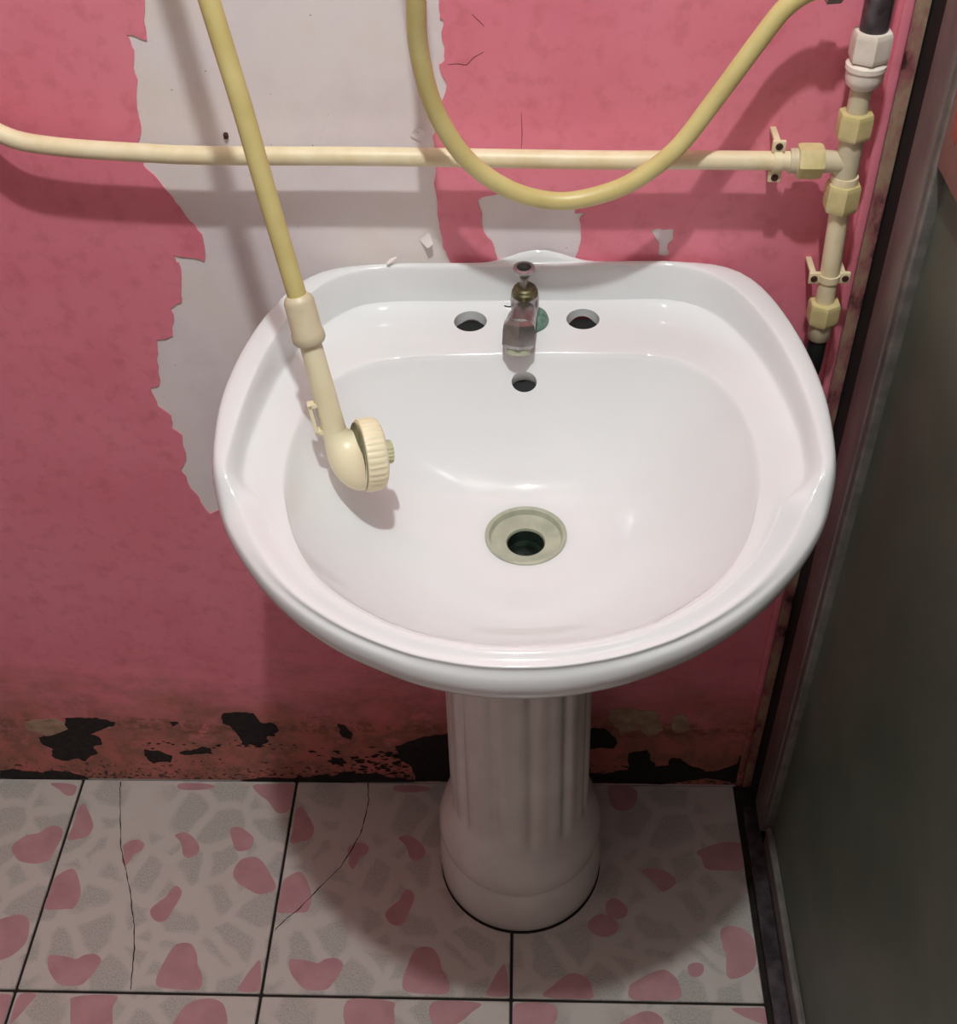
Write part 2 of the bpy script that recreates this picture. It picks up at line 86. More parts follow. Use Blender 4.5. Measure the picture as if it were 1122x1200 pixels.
class NT:
    def __init__(self, name):
        self.m = bpy.data.materials.new(name)
        self.m.use_nodes = True
        self.t = self.m.node_tree
        self.b = self.t.nodes['Principled BSDF']

    def n(self, kind, **kw):
        nd = self.t.nodes.new(kind)
        for k, v in kw.items():
            if k in nd.inputs:
                nd.inputs[k].default_value = v
            else:
                setattr(nd, k, v)
        return nd

    def link(self, a, b):
        self.t.links.new(a, b)

    def coords(self, scale=(1, 1, 1), loc=(0, 0, 0)):
        tc = self.n('ShaderNodeTexCoord')
        mp = self.n('ShaderNodeMapping')
        mp.inputs['Scale'].default_value = scale
        mp.inputs['Location'].default_value = loc
        self.link(tc.outputs['Object'], mp.inputs['Vector'])
        return mp.outputs['Vector']

    def noise(self, vec, scale, detail=4, rough=0.55):
        nd = self.n('ShaderNodeTexNoise', Scale=scale, Detail=detail, Roughness=rough)
        self.link(vec, nd.inputs['Vector'])
        return nd.outputs['Fac']

    def ramp(self, fac, stops, interp='LINEAR'):
        r = self.n('ShaderNodeValToRGB')
        r.color_ramp.interpolation = interp
        el = r.color_ramp.elements
        while len(el) < len(stops):
            el.new(0.5)
        for e, (p, c) in zip(el, stops):
            e.position = p
            e.color = c if len(c) == 4 else (*c, 1)
        self.link(fac, r.inputs['Fac'])
        return r.outputs['Color']

    def mix(self, fac, a, b, mode='MIX'):
        m = self.n('ShaderNodeMix', data_type='RGBA', blend_type=mode)
        for sock, v in ((m.inputs[0], fac), (m.inputs[6], a), (m.inputs[7], b)):
            if hasattr(v, 'links') or hasattr(v, 'is_linked'):
                self.link(v, sock)
            else:
                sock.default_value = v
        return m.outputs[2]

    def math(self, op, a, b=0.0, c=None, clamp=False):
        m = self.n('ShaderNodeMath', operation=op, use_clamp=clamp)
        for i, v in enumerate((a, b) if c is None else (a, b, c)):
            if hasattr(v, 'is_linked'):
                self.link(v, m.inputs[i])
            else:
                m.inputs[i].default_value = v
        return m.outputs[0]

    def bump(self, fac, strength=0.2, dist=0.001):
        b = self.n('ShaderNodeBump', Strength=strength, Distance=dist)
        self.link(fac, b.inputs['Height'])
        self.link(b.outputs['Normal'], self.b.inputs['Normal'])

    def col(self, v):
        if hasattr(v, 'is_linked'):
            self.link(v, self.b.inputs['Base Color'])
        else:
            self.b.inputs['Base Color'].default_value = v

    def set(self, **kw):
        for k, v in kw.items():
            s = self.b.inputs[k.replace('_', ' ')]
            if hasattr(v, 'is_linked'):
                self.link(v, s)
            else:
                s.default_value = v
        return self.m


def simple(name, c1, c2, rough, scale=40, metallic=0.0, bump=0.0, **kw):
    t = NT(name)
    v = t.coords()
    n = t.noise(v, scale)
    t.col(t.ramp(n, [(0.35, c1), (0.65, c2)]))
    t.set(Roughness=rough, Metallic=metallic, **kw)
    if bump:
        t.bump(n, bump, 0.001)
    return t.m


def mesh_obj(name, verts, faces, mat, parent=None, smooth=False, mats=None, fmat=None, label=None, sharp=35, loc=None):
    me = bpy.data.meshes.new(name)
    off = Vector((0, 0, 0))
    p = parent
    while p is not None:
        off += p.location
        p = p.parent
    o = loc if loc is not None else None
    base = off + (Vector(o) if o is not None else Vector((0, 0, 0)))
    me.from_pydata([tuple(Vector(v) - base) for v in verts], [], faces)
    for m in (mats or [mat]):
        me.materials.append(m)
    if fmat:
        me.polygons.foreach_set('material_index', fmat)
    me.update()
    bm = bmesh.new()
    bm.from_mesh(me)
    bmesh.ops.recalc_face_normals(bm, faces=bm.faces)
    bm.to_mesh(me)
    bm.free()
    if smooth:
        me.polygons.foreach_set('use_smooth', [True] * len(me.polygons))
        me.set_sharp_from_angle(angle=math.radians(sharp))
    ob = bpy.data.objects.new(name, me)
    C.objects.link(ob)
    if parent is not None:
        ob.parent = parent
    if o is not None:
        ob.location = o
    if label:
        ob['label'] = label
    return ob


def thing(name, label, cat, loc, group=None):
    o = bpy.data.objects.new(name, None)
    o.empty_display_size = 0.05
    C.objects.link(o)
    o.location = loc
    o['label'] = label
    o['category'] = cat
    if group:
        o['group'] = group
    return o


def tag(o, label, cat):
    o['label'] = label
    o['category'] = cat
    return o


def structure(o, label):
    o['kind'] = 'structure'
    o['label'] = label
    return o


def box(x0, x1, y0, y1, z0, z1):
    v = [(x, y, z) for z in (z0, z1) for y in (y0, y1) for x in (x0, x1)]
    f = [(0, 2, 3, 1), (4, 5, 7, 6), (0, 1, 5, 4), (2, 6, 7, 3), (0, 4, 6, 2), (1, 3, 7, 5)]
    return v, f


def bevel_box(x0, x1, y0, y1, z0, z1, r=0.002, seg=2):
    v, f = box(x0, x1, y0, y1, z0, z1)
    bm = bmesh.new()
    vs_ = [bm.verts.new(p) for p in v]
    for q in f:
        bm.faces.new([vs_[i] for i in q])
    bmesh.ops.bevel(bm, geom=bm.edges[:], offset=r, segments=seg, affect='EDGES', profile=0.5)
    bm.verts.index_update()
    v = [tuple(p.co) for p in bm.verts]
    f = [tuple(p.index for p in q.verts) for q in bm.faces]
    bm.free()
    return v, f


def frame(axis):
    a = Vector(axis).normalized()
    h = Vector((0, 0, 1)) if abs(a.z) < 0.9 else Vector((1, 0, 0))
    u = h.cross(a).normalized()
    return u, a.cross(u), a


def lathe(profile, origin, axis, segs=32, rfn=None, cap=True, rot=0.0):
    """profile: list of (radius, height). Closed ends become caps."""
    u, w, a = frame(axis)
    o = Vector(origin)
    v, f = [], []
    for j, (r, h) in enumerate(profile):
        for i in range(segs):
            t = 2 * math.pi * i / segs + rot
            rr = r * (rfn(t, h) if rfn else 1.0)
            v.append(o + a * h + (u * math.cos(t) + w * math.sin(t)) * rr)
    for j in range(len(profile) - 1):
        for i in range(segs):
            k = (i + 1) % segs
            f.append((j * segs + i, j * segs + k, (j + 1) * segs + k, (j + 1) * segs + i))
    if cap:
        f.append(tuple(range(segs - 1, -1, -1)))
        f.append(tuple((len(profile) - 1) * segs + i for i in range(segs)))
    return v, f


def ring_lathe(profile, origin, axis, segs=32, rfn=None, rot=0.0):
    """closed cross-section (a torus-like solid)"""
    v, f = lathe(profile, origin, axis, segs, rfn, cap=False, rot=rot)
    n = len(profile)
    for i in range(segs):
        k = (i + 1) % segs
        f.append(((n - 1) * segs + i, (n - 1) * segs + k, k, i))
    return v, f


def join(*parts):
    v, f = [], []
    for a, b in parts:
        o = len(v)
        v += [tuple(p) for p in a]
        f += [tuple(i + o for i in q) for q in b]
    return v, f


def catmull(pts, sub=8, closed=False):
    P = [Vector(p) for p in pts]
    n = len(P)
    out = []
    rng = n if closed else n - 1
    for i in range(rng):
        if closed:
            a, b, c, d = P[i - 1], P[i], P[(i + 1) % n], P[(i + 2) % n]
        else:
            a = P[i - 1] if i > 0 else P[0] * 2 - P[1]
            b, c = P[i], P[i + 1]
            d = P[i + 2] if i + 2 < n else P[-1] * 2 - P[-2]
        for s in range(sub):
            t = s / sub
            out.append(0.5 * ((2 * b) + (c - a) * t + (2 * a - 5 * b + 4 * c - d) * t * t + (3 * b - a - 3 * c + d) * t ** 3))
    if not closed:
        out.append(P[-1])
    return out


def sweep(pts, radii, segs=16):
    P = [Vector(p) for p in pts]
    n = len(P)
    if not hasattr(radii, '__len__'):
        radii = [radii] * n
    v, f = [], []
    t0 = (P[1] - P[0]).normalized()
    u, w, _ = frame(t0)
    prev = t0
    for i in range(n):
        t = (P[min(i + 1, n - 1)] - P[max(i - 1, 0)]).normalized()
        q = prev.rotation_difference(t)
        u = q @ u
        u = (u - t * u.dot(t)).normalized()
        w = t.cross(u)
        prev = t
        for k in range(segs):
            a = 2 * math.pi * k / segs
            v.append(P[i] + (u * math.cos(a) + w * math.sin(a)) * radii[i])
    for i in range(n - 1):
        for k in range(segs):
            l = (k + 1) % segs
            f.append((i * segs + k, i * segs + l, (i + 1) * segs + l, (i + 1) * segs + k))
    f.append(tuple(range(segs - 1, -1, -1)))
    f.append(tuple((n - 1) * segs + k for k in range(segs)))
    return v, f


def jag(poly, amp=0.12, depth=2, rnd=None):
    """roughen a closed outline the way torn paint breaks"""
    rnd = rnd or RND
    P = [Vector((p[0], p[1])) for p in poly]
    for _ in range(depth):
        Q = []
        for i, a in enumerate(P):
            b = P[(i + 1) % len(P)]
            d = b - a
            Q.append(a)
            if d.length > 0.0015:
                nrm = Vector((-d.y, d.x))
                Q.append((a + b) / 2 + nrm * rnd.uniform(-amp, amp) + d * rnd.uniform(-.12, .12))
        P = Q
    return [(p.x, p.y) for p in P]


def grow(poly, k):
    cx = sum(p[0] for p in poly) / len(poly)
    cy = sum(p[1] for p in poly) / len(poly)
    return [(cx + (p[0] - cx) * k, cy + (p[1] - cy) * k) for p in poly]


def sheet(polys, to3, depth_vec):
    """solid sheet from an outer outline and its holes; to3 maps 2D to the front face"""
    loops = [[Vector((p[0], p[1], 0)) for p in pl] for pl in polys]
    tris = tessellate_polygon(loops)
    flat = [p for pl in polys for p in pl]
    n = len(flat)
    d = Vector(depth_vec)
    v = [Vector(to3(*p)) for p in flat] + [Vector(to3(*p)) + d for p in flat]
    f = [tuple(t) for t in tris] + [tuple(i + n for i in reversed(t)) for t in tris]
    o = 0
    for pl in polys:
        m = len(pl)
        for i in range(m):
            k = (i + 1) % m
            f.append((o + i, o + k, o + k + n, o + i + n))
        o += m
    return v, f


# ------------------------------------------------------------ materials
def mat_plaster():
    t = NT('bare_plaster')
    v = t.coords()
    n = t.noise(v, 9, 5)
    s = t.noise(v, 160, 3)
    c = t.ramp(n, [(0.3, lin(228, 214, 218)), (0.5, lin(237, 225, 226)), (0.72, lin(234, 222, 212))])
    c = t.mix(t.math('GREATER_THAN', s, 0.73), c, lin(150, 128, 122))
    t.col(c)
    t.bump(s, 0.25, 0.0012)
    return t.set(Roughness=0.62)


def mat_paint():
    t = NT('pink_wall_paint')
    v = t.coords()
    n = t.noise(v, 6, 5)
    n2 = t.noise(v, 55, 4)
    c = t.ramp(n, [(0.30, lin(229, 122, 140)), (0.5, lin(236, 134, 152)), (0.7, lin(240, 143, 159))])
    c = t.mix(t.math('MULTIPLY', t.math('SUBTRACT', n2, 0.5, clamp=True), 2.2, clamp=True), c, lin(204, 106, 114))
    # damp staining along the foot of the wall
    tc = t.n('ShaderNodeTexCoord')
    sx = t.n('ShaderNodeSeparateXYZ')
    t.link(tc.outputs['Object'], sx.inputs[0])
    z = sx.outputs['Z']
    big = t.noise(t.coords((1, 1, 2.2), (3.1, 0, 1.7)), 7, 6, 0.62)
    edge = t.math('ADD', z, t.math('MULTIPLY', t.math('SUBTRACT', big, 0.5), 0.34))
    damp = t.n('ShaderNodeMapRange', clamp=True)
    damp.inputs['From Min'].default_value = 0.26
    damp.inputs['From Max'].default_value = 0.11
    t.link(edge, damp.inputs['Value'])
    st = t.noise(t.coords((1, 1, 1), (7, 2, 5)), 14, 6, 0.65)
    stain = t.ramp(st, [(0.32, lin(192, 100, 94)), (0.46, lin(170, 98, 76)), (0.56, lin(118, 80, 50)), (0.68, lin(204, 116, 108))])
    c = t.mix(t.math('MULTIPLY', damp.outputs[0], 0.85), c, stain)
    # tide line
    tl = t.noise(t.coords((1, 1, 5), (1, 1, 1)), 9, 5, 0.6)
    band = t.math('MULTIPLY', t.math('LESS_THAN', t.math('ABSOLUTE', t.math('SUBTRACT', z, t.math('MULTIPLY_ADD', tl, 0.10, 0.075))), 0.013),
                  t.math('GREATER_THAN', t.noise(v, 70, 5, 0.7), 0.50))
    c = t.mix(t.math('MULTIPLY', band, 0.5), c, lin(100, 62, 36))
    # specks of mould, dense near the floor
    sp = t.noise(t.coords((1, 1, 1.4), (4, 4, 4)), 120, 5, 0.7)
    thr = t.n('ShaderNodeMapRange', clamp=True)
    thr.inputs['From Min'].default_value = 0.0
    thr.inputs['From Max'].default_value = 0.14
    thr.inputs['To Min'].default_value = 0.525
    thr.inputs['To Max'].default_value = 0.78
    t.link(z, thr.inputs['Value'])
    c = t.mix(t.math('GREATER_THAN', sp, thr.outputs[0]), c, lin(52, 26, 22))
    t.col(c)
    t.bump(t.noise(v, 130, 4), 0.22, 0.0012)
    return t.set(Roughness=0.5)


def mat_tile():
    t = NT('terrazzo_print_ground')
    v = t.coords()
    d = t.noise(v, 25, 3)
    vd = t.n('ShaderNodeVectorMath', operation='MULTIPLY_ADD')
    vd.inputs[1].default_value = (0.02, 0.02, 0.02)
    nz = t.n('ShaderNodeTexNoise', Scale=22.0, Detail=2.0)
    t.link(v, nz.inputs['Vector'])
    t.link(nz.outputs['Color'], vd.inputs[0])
    t.link(v, vd.inputs[2])
    vo = t.n('ShaderNodeTexVoronoi', feature='DISTANCE_TO_EDGE', Scale=19.0)
    t.link(vd.outputs[0], vo.inputs['Vector'])
    mr = t.n('ShaderNodeMapRange', clamp=True)
    mr.inputs['From Min'].default_value = 0.08
    mr.inputs['From Max'].default_value = 0.17
    t.link(vo.outputs['Distance'], mr.inputs['Value'])
    sp = t.noise(v, 520, 2, 0.6)
    dots = t.ramp(sp, [(0.40, lin(140, 136, 132)), (0.50, lin(176, 170, 164))])
    c = t.mix(t.math('MULTIPLY', mr.outputs[0], 0.72), lin(196, 186, 180), dots)
    c = t.mix(t.ramp(d, [(0.45, (0, 0, 0)), (0.8, (0.25, 0.25, 0.25))]), c, lin(190, 168, 160))
    t.col(c)
    return t.set(Roughness=0.28)


ROOM = simple('dull_room_paint', lin(136, 128, 124), lin(148, 140, 136), 0.8, 4)
PLASTER = mat_plaster()
PAINT = mat_paint()
TILE = mat_tile()
PINK_PEBBLE = simple('terrazzo_print_pink', lin(174, 128, 132), lin(187, 141, 145), 0.28, 30)
GROUT = simple('dirty_grout', lin(20, 15, 13), lin(40, 30, 26), 0.9, 60)
MOULD = simple('black_mould', lin(16, 12, 12), lin(40, 28, 26), 0.85, 120, bump=0.4)
CRACK_TONE = simple('paint_crack_tone', lin(110, 44, 52), lin(140, 62, 70), 0.8, 60)
BARE = simple('bare_render', lin(150, 120, 100), lin(186, 156, 130), 0.85, 60, bump=0.4)


def mat_porcelain():
    t = NT('white_porcelain')
    v = t.coords()
    n = t.noise(v, 6, 3)
    t.col(t.ramp(n, [(0.3, lin(224, 225, 226)), (0.7, lin(231, 231, 232))]))
    t.set(Roughness=0.07, IOR=1.52)
    return t.m


PORCELAIN = mat_porcelain()
PEDESTAL = simple('pedestal_porcelain', lin(212, 204, 200), lin(226, 220, 216), 0.22, 12)
PIPE = simple('cream_plastic_pipe', lin(226, 208, 168), lin(236, 220, 186), 0.42, 50, bump=0.1)
NUT = simple('yellowed_nut_plastic', lin(200, 184, 128), lin(218, 200, 150), 0.4, 60)
WHITE_NUT = simple('white_plastic_fitting', lin(222, 208, 194), lin(234, 222, 210), 0.4, 60)
HOSE = simple('yellow_hose_rubber', lin(204, 186, 122), lin(216, 200, 138), 0.38, 25)
HANDSET = simple('cream_handset_plastic', lin(233, 221, 184), lin(239, 229, 196), 0.33, 30)
COLLAR = simple('beige_collar_plastic', lin(202, 188, 158), lin(212, 199, 170), 0.4, 60)
GREENISH = simple('algae_tinted_plastic', lin(168, 176, 138), lin(206, 204, 164), 0.45, 90)
CHROME = simple('dull_chrome', lin(150, 146, 144), lin(178, 172, 172), 0.28, 70, metallic=0.9)
BRASS = simple('worn_brass', lin(70, 66, 44), lin(118, 110, 76), 0.45, 120, metallic=0.6)
VERDIGRIS = simple('green_corroded_brass', lin(70, 112, 98), lin(126, 150, 134), 0.6, 150, bump=0.3)
DARK_METAL = simple('dark_plated_metal', lin(70, 64, 68), lin(110, 102, 106), 0.35, 60, metallic=0.6)
DRAIN = simple('stained_drain_plastic', lin(158, 162, 144), lin(184, 184, 162), 0.3, 50)
DRAIN_DARK = simple('drain_wet_shade', lin(14, 22, 18), lin(40, 52, 44), 0.1, 60)
BLACK = simple('black_rubber_and_hole_shade', lin(6, 8, 9), lin(13, 17, 17), 0.7, 60)  # rubber parts, and the discs that stand in for shade in holes
SCREW = simple('rusty_screw', lin(44, 18, 14), lin(78, 34, 26), 0.7, 200)


def mat_alu():
    t = NT('grimy_aluminium')
    v = t.coords((1, 1, 0.35))
    n = t.noise(v, 22, 5)
    t.col(t.ramp(n, [(0.35, lin(120, 106, 104)), (0.65, lin(150, 138, 134))]))
    return t.set(Roughness=0.42, Metallic=0.35)


ALU = mat_alu()
ALU_LIGHT = simple('aluminium_bead', lin(110, 106, 102), lin(134, 128, 122), 0.42, 60, metallic=0.35)


def mat_jamb():
    t = NT('mouldy_jamb_paint')
    v = t.coords((1, 1, 0.5))
    n = t.noise(v, 38, 6, 0.65)
    t.col(t.ramp(n, [(0.36, lin(60, 26, 30)), (0.45, lin(150, 92, 92)), (0.6, lin(168, 142, 116)), (0.7, lin(176, 110, 116))]))
    return t.set(Roughness=0.6)


JAMB = mat_jamb()
PANEL = simple('grey_green_panel', lin(80, 90, 78), lin(96, 102, 90), 0.42, 10)
PANEL_UP = simple('rail_pink_reflection', lin(150, 116, 108), lin(162, 130, 120), 0.45, 25, metallic=0.2)  # pinkish reflection on the aluminium rail, put into its base colour

# ------------------------------------------------------------ the setting
FRONT = 0.0  # plaster face of the back wall is y = 0
v, f = box(-1.0, 0.36, 0.0, 0.08, -0.02, 2.5)
wall_back = structure(mesh_obj('wall_back', v, f, PLASTER), 'plastered back wall with peeling pink paint behind the washbasin')

PT = 0.0011
rj = random.Random(3)
strip = jag(PEEL_STRIP, 0.10, 2, rj)
patch = jag(PEEL_PATCH, 0.08, 2, rj)
chip = jag(PEEL_CHIP, 0.12, 2, rj)
spots = [jag(s, 0.16, 2, rj) for s in FLAKED_SPOTS]
outer = [(-0.998, 0.002), (0.302, 0.002), (0.302, 2.498), (-0.998, 2.498)]
v, f = sheet([outer, strip, patch, chip] + spots, lambda x, z: (x, -PT, z), (0, PT - 0.00005, 0))
mesh_obj('paint_layer', v, f, PAINT, wall_back, label='pink paint, torn away in jagged patches')
for s in spots:
    v, f = sheet([grow(s, 1.10)], lambda x, z: (x, -0.0004, z), (0, 0.0003, 0))
    mesh_obj('mould_patch', v, f, MOULD, wall_back, label='black damp patch where the paint has flaked off')
for s in MOULD_BANDS:
    v, f = sheet([jag([(x, max(z, 0.0008)) for x, z in s], 0.14, 2, rj)], lambda x, z: (x, -PT - 0.0005, z), (0, 0.0005, 0))
    mesh_obj('mould_band', v, f, MOULD, wall_back, label='black mould along the foot of the wall')
for s in BARE_PLASTER:
    v, f = sheet([jag(s, 0.14, 2, rj)], lambda x, z: (x, -PT - 0.0006, z), (0, 0.0006, 0))
    mesh_obj('bare_spot', v, f, BARE, wall_back, label='tan spot of bare render')
# little curls of paint still hanging on at the torn edges


def curl(x, z, w, h, lift, mat, rot=0.0, label=None):
    vs_, fs_ = [], []
    n = 7
    for j in range(n):
        t = j / (n - 1)
        for i in range(5):
            s = i / 4 - 0.5
            px = s * w * (1 - 0.45 * t * t)
            pz = -h * t
            X = x + px * math.cos(rot) - pz * math.sin(rot)
            Z = z + px * math.sin(rot) + pz * math.cos(rot)
            y = -PT - 0.0001 - lift * (t ** 2)
            vs_.append((X, y, Z))
    for j in range(n - 1):
        for i in range(4):
            a = j * 5 + i
            fs_.append((a, a + 1, a + 6, a + 5))
    m = len(vs_)
    vs_ += [(p[0], p[1] + 0.0006, p[2]) for p in vs_]
    fs_ += [tuple(q + m for q in reversed(t)) for t in fs_]
    ob = mesh_obj('paint_curl', vs_, fs_, mat, wall_back, smooth=True)
    if label:
        ob['label'] = label
    return ob


curl(-0.0715, 0.939, 0.010, 0.012, 0.005, PLASTER, 2.6)
curl(-0.0705, 0.849, 0.011, 0.009, 0.006, PLASTER, 0.7)

def hairline(pts, w):
    v, f = ribbon_flat(pts, w)
    mesh_obj('paint_crack', v, f, CRACK_TONE, wall_back, label='thin crack in the pink paint')


def ribbon_flat(pts, w):
    P = catmull([(x, -PT - 0.0002, z) for x, z in pts], 4)
    v, f = [], []
    for i, p in enumerate(P):
        t = (P[min(i + 1, len(P) - 1)] - P[max(i - 1, 0)]).normalized()
        n = Vector((-t.z, 0, t.x)) * (w / 2 * (0.4 + 0.6 * math.sin(math.pi * i / (len(P) - 1))))
        v += [p + n, p - n]
    for i in range(len(P) - 1):
        f.append((2 * i, 2 * i + 1, 2 * i + 3, 2 * i + 2))
    return v, f


hairline([(-0.0420, 1.0004), (-0.0339, 1.0009), (-0.0272, 1.0001), (-0.0217, 1.0054), (-0.0135, 1.0100)], 0.0007)
hairline([(0.0154, 0.9611), (0.0160, 0.9429), (0.0152, 0.9265)], 0.0006)
hairline([(-0.0218, 1.0389), (-0.0123, 1.0297)], 0.0006)

# small flakes and specks of mould, thickest left of the pedestal
rs = random.Random(21)
vv, ff = [], []
for k in range(210):
    if k < 110:
        x, z = rs.gauss(-0.185, 0.035), abs(rs.gauss(0.030, 0.026))
    elif k < 170:
        x, z = rs.uniform(-0.62, 0.28), abs(rs.gauss(0.0, 0.022))
    else:
        x, z = rs.uniform(-0.50, -0.28), rs.gauss(0.083, 0.004)
    z = max(z, 0.004)
    if x > 0.285:
        continue
    r = rs.uniform(0.0007, 0.0030) * (1.5 if k < 110 else 0.9)
    n = rs.randint(6, 9)
    o = len(vv)
    for i in range(n):
        a = 2 * math.pi * i / n
        q = r * rs.uniform(0.45, 1.3)
        vv.append((x + 1.5 * q * math.cos(a), -PT - 0.00025, max(0.003, z + 0.8 * q * math.sin(a))))
    ff.append(tuple(range(o, o + n)))
ms = mesh_obj('mould_specks', vv, ff, MOULD, wall_back)
ms['kind'] = 'stuff'

v, f = bevel_box(-0.2300, -0.2262, -0.003, 0.002, 0.9415, 0.9465, 0.001)
mesh_obj('wall_plug', v, f, SCREW, wall_back, label='small dark wall plug hole above the cream pipe')

# other walls, ceiling (outside the frame, they carry the bounced light)
v, f = box(-1.06, -1.0, -1.7, 0.08, -0.02, 2.5)
structure(mesh_obj('wall_left', v, f, ROOM), 'dull grey painted wall on the left')
v, f = box(-1.06, 0.5, -1.78, -1.7, -0.02, 2.5)
structure(mesh_obj('wall_front', v, f, ROOM), 'dull grey painted wall facing the washbasin')
v, f = box(-1.06, 0.5, -1.78, 0.08, 2.5, 2.56)
structure(mesh_obj('ceiling', v, f, ROOM), 'dull grey ceiling')
v, f = join(box(0.325, 0.40, -1.7, -0.90, -0.02, 2.5), box(0.325, 0.40, -0.90, 0.0, 2.05, 2.5))
structure(mesh_obj('wall_right', v, f, ROOM), 'dull grey painted wall around the door')

# floor: grout bed with separate printed tiles
v, f = box(-1.0, 0.40, -1.7, 0.0, -0.03, -0.0034)
floor = structure(mesh_obj('floor', v, f, GROUT), 'tiled bathroom floor with dirty dark joints')


def make_tile(w, d, pebbles, name='floor_tile'):
    v, f = bevel_box(0.0018, w - 0.0018, -d + 0.0018, -0.0018, -0.008, 0.0, 0.0012, 1)
    fm = [0] * len(f)
    rr = random.Random(11)
    for pb in pebbles:
        pl = [(max(0.002, min(w - 0.002, x)), max(-d + 0.002, min(-0.002, y))) for x, y in pb]
        sm = catmull([(x, y, 0) for x, y in pl], 4, closed=True)
        pl = [(max(0.002, min(w - 0.002, p.x)), max(-d + 0.002, min(-0.002, p.y))) for p in sm]
        tr = tessellate_polygon([[Vector((x, y, 0)) for x, y in pl]])
        o = len(v)
        v += [(x, y, 0.00012) for x, y in pl]
        for t in tr:
            a, b, c = (Vector(v[o + i]) for i in t)
            if (b - a).cross(c - a).length < 1e-9:
                continue
            f.append(tuple(o + i for i in t))
            fm.append(1)
    me = bpy.data.meshes.new(name)
    me.from_pydata([tuple(p) for p in v], [], f)
    me.materials.append(TILE)
    me.materials.append(PINK_PEBBLE)
    me.polygons.foreach_set('material_index', fm)
    bm = bmesh.new()
    bm.from_mesh(me)
    for q in bm.faces:
        if q.material_index == 1 and q.normal.z < 0:
            q.normal_flip()
    bm.to_mesh(me)
    bm.free()
    return me


T = 0.30
mA, mB = make_tile(T, T, PEBBLES_A), make_tile(T, T, PEBBLES_B)
mC, mD = make_tile(T, T, PEBBLES_C), make_tile(T, T, PEBBLES_D)
mE, mF = make_tile(T, T, PEBBLES_E), make_tile(T, T, PEBBLES_F)
grid = {(0, 0): mB, (1, 0): mA, (2, 0): mA, (3, 0): mC, (1, 1): mD, (2, 1): mE, (3, 1): mF}
tiles = {}
for j in range(5):
    for i in range(4):
        o = bpy.data.objects.new('floor_tile', grid.get((i, j), mA))
        C.objects.link(o)
        o.parent = floor
        o.location = (-0.9 + T * i, -T * j, RND.uniform(-0.0003, 0.0001))
        tiles[(i, j)] = o


def ribbon(pts, w, z):
    P = [Vector((x, y, 0)) for x, y in pts]
    Q = []
    rr = random.Random(5)
    for a, b in zip(P[:-1], P[1:]):
        for k in range(4):
            Q.append(a.lerp(b, k / 4) + Vector((rr.uniform(-1, 1), rr.uniform(-1, 1), 0)) * 0.0005)
    Q.append(P[-1])
    v, f = [], []
    for i, p in enumerate(Q):
        t = (Q[min(i + 1, len(Q) - 1)] - Q[max(i - 1, 0)]).normalized()
        n = Vector((-t.y, t.x, 0))
        ww = w * rr.uniform(0.5, 1.3)
        v += [p + n * ww / 2 + Vector((0, 0, z)), p - n * ww / 2 + Vector((0, 0, z))]
    for i in range(len(Q) - 1):
        f.append((2 * i, 2 * i + 1, 2 * i + 3, 2 * i + 2))
    return v, f


for key, cr_ in (((1, 0), CRACK_A), ((2, 0), CRACK_B)):
    t = tiles[key]
    v, f = ribbon([(x + t.location.x, y + t.location.y) for x, y in cr_], 0.0013, t.location.z + 0.0003)
    mesh_obj('crack', v, f, GROUT, t, label='dark crack running across the tile')

# ------------------------------------------------------------ door and its jamb on the right
v, f = bevel_box(0.3005, 0.3095, -0.006, 0.0, 0.0, 2.1, 0.0028, 3)
structure(mesh_obj('trim_1', v, f, PAINT, smooth=True), 'pink rounded plaster corner beside the door')
v, f = bevel_box(0.3095, 0.3215, -0.004, 0.0, 0.0, 2.1, 0.001, 2)
structure(mesh_obj('trim_2', v, f, JAMB, smooth=True), 'mould-stained strip between wall and door frame')

door = bpy.data.objects.new('door_1', None)
C.objects.link(door)
door.location = (0.32, -0.04, 0.0)
structure(door, 'aluminium framed door with grey-green panel at the right')
v, f = box(0.3225, 0.345, -0.038, 0.0, 0.0, 2.05)
mesh_obj('gasket', v, f, BLACK, door, label='black gap seal')
v, f = bevel_box(0.320, 0.345, -0.083, -0.038, 0.02, 2.05, 0.0015)
mesh_obj('stile', v, f, ALU, door, smooth=True)
v, f = bevel_box(0.3215, 0.345, -0.0945, -0.083, 0.05, 2.03, 0.003, 3)
mesh_obj('glazing_bead', v, f, ALU_LIGHT, door, smooth=True, label='paler bead along the frame')
v, f = bevel_box(0.305, 0.324, -0.86, -0.04, 0.0, 0.012, 0.002)
mesh_obj('threshold', v, f, DARK_METAL, door, smooth=True, label='dark grimy threshold channel')
v, f = bevel_box(0.324, 0.345, -0.86, -0.0945, 0.0, 0.046, 0.002)
mesh_obj('bottom_rail', v, f, ALU, door, smooth=True)
v, f = bevel_box(0.3225, 0.330, -0.86, -0.095, 0.040, 0.050, 0.002)
mesh_obj('bottom_bead', v, f, ALU_LIGHT, door, smooth=True)
v, f = box(0.3315, 0.338, -0.87, -0.09, 0.04, 0.96)
mesh_obj('lower_panel', v, f, PANEL, door, label='plain grey-green panel')
v, f = bevel_box(0.3225, 0.342, -0.86, -0.093, 0.957, 1.07, 0.002)
mesh_obj('lock_rail', v, f, PANEL_UP, door, smooth=True, label='aluminium rail with a painted pinkish reflection and a red mark')
v, f = sheet([jag([(-0.118, 0.985), (-0.108, 0.988), (-0.106, 1.0), (-0.110, 1.015), (-0.118, 1.012), (-0.122, 0.998)], 0.15, 2)],
             lambda y, z: (0.3222, y, z), (0.0004, 0, 0))
mesh_obj('red_mark', v, f, simple('red_paint_mark', lin(150, 62, 58), lin(168, 92, 84), 0.5), door)
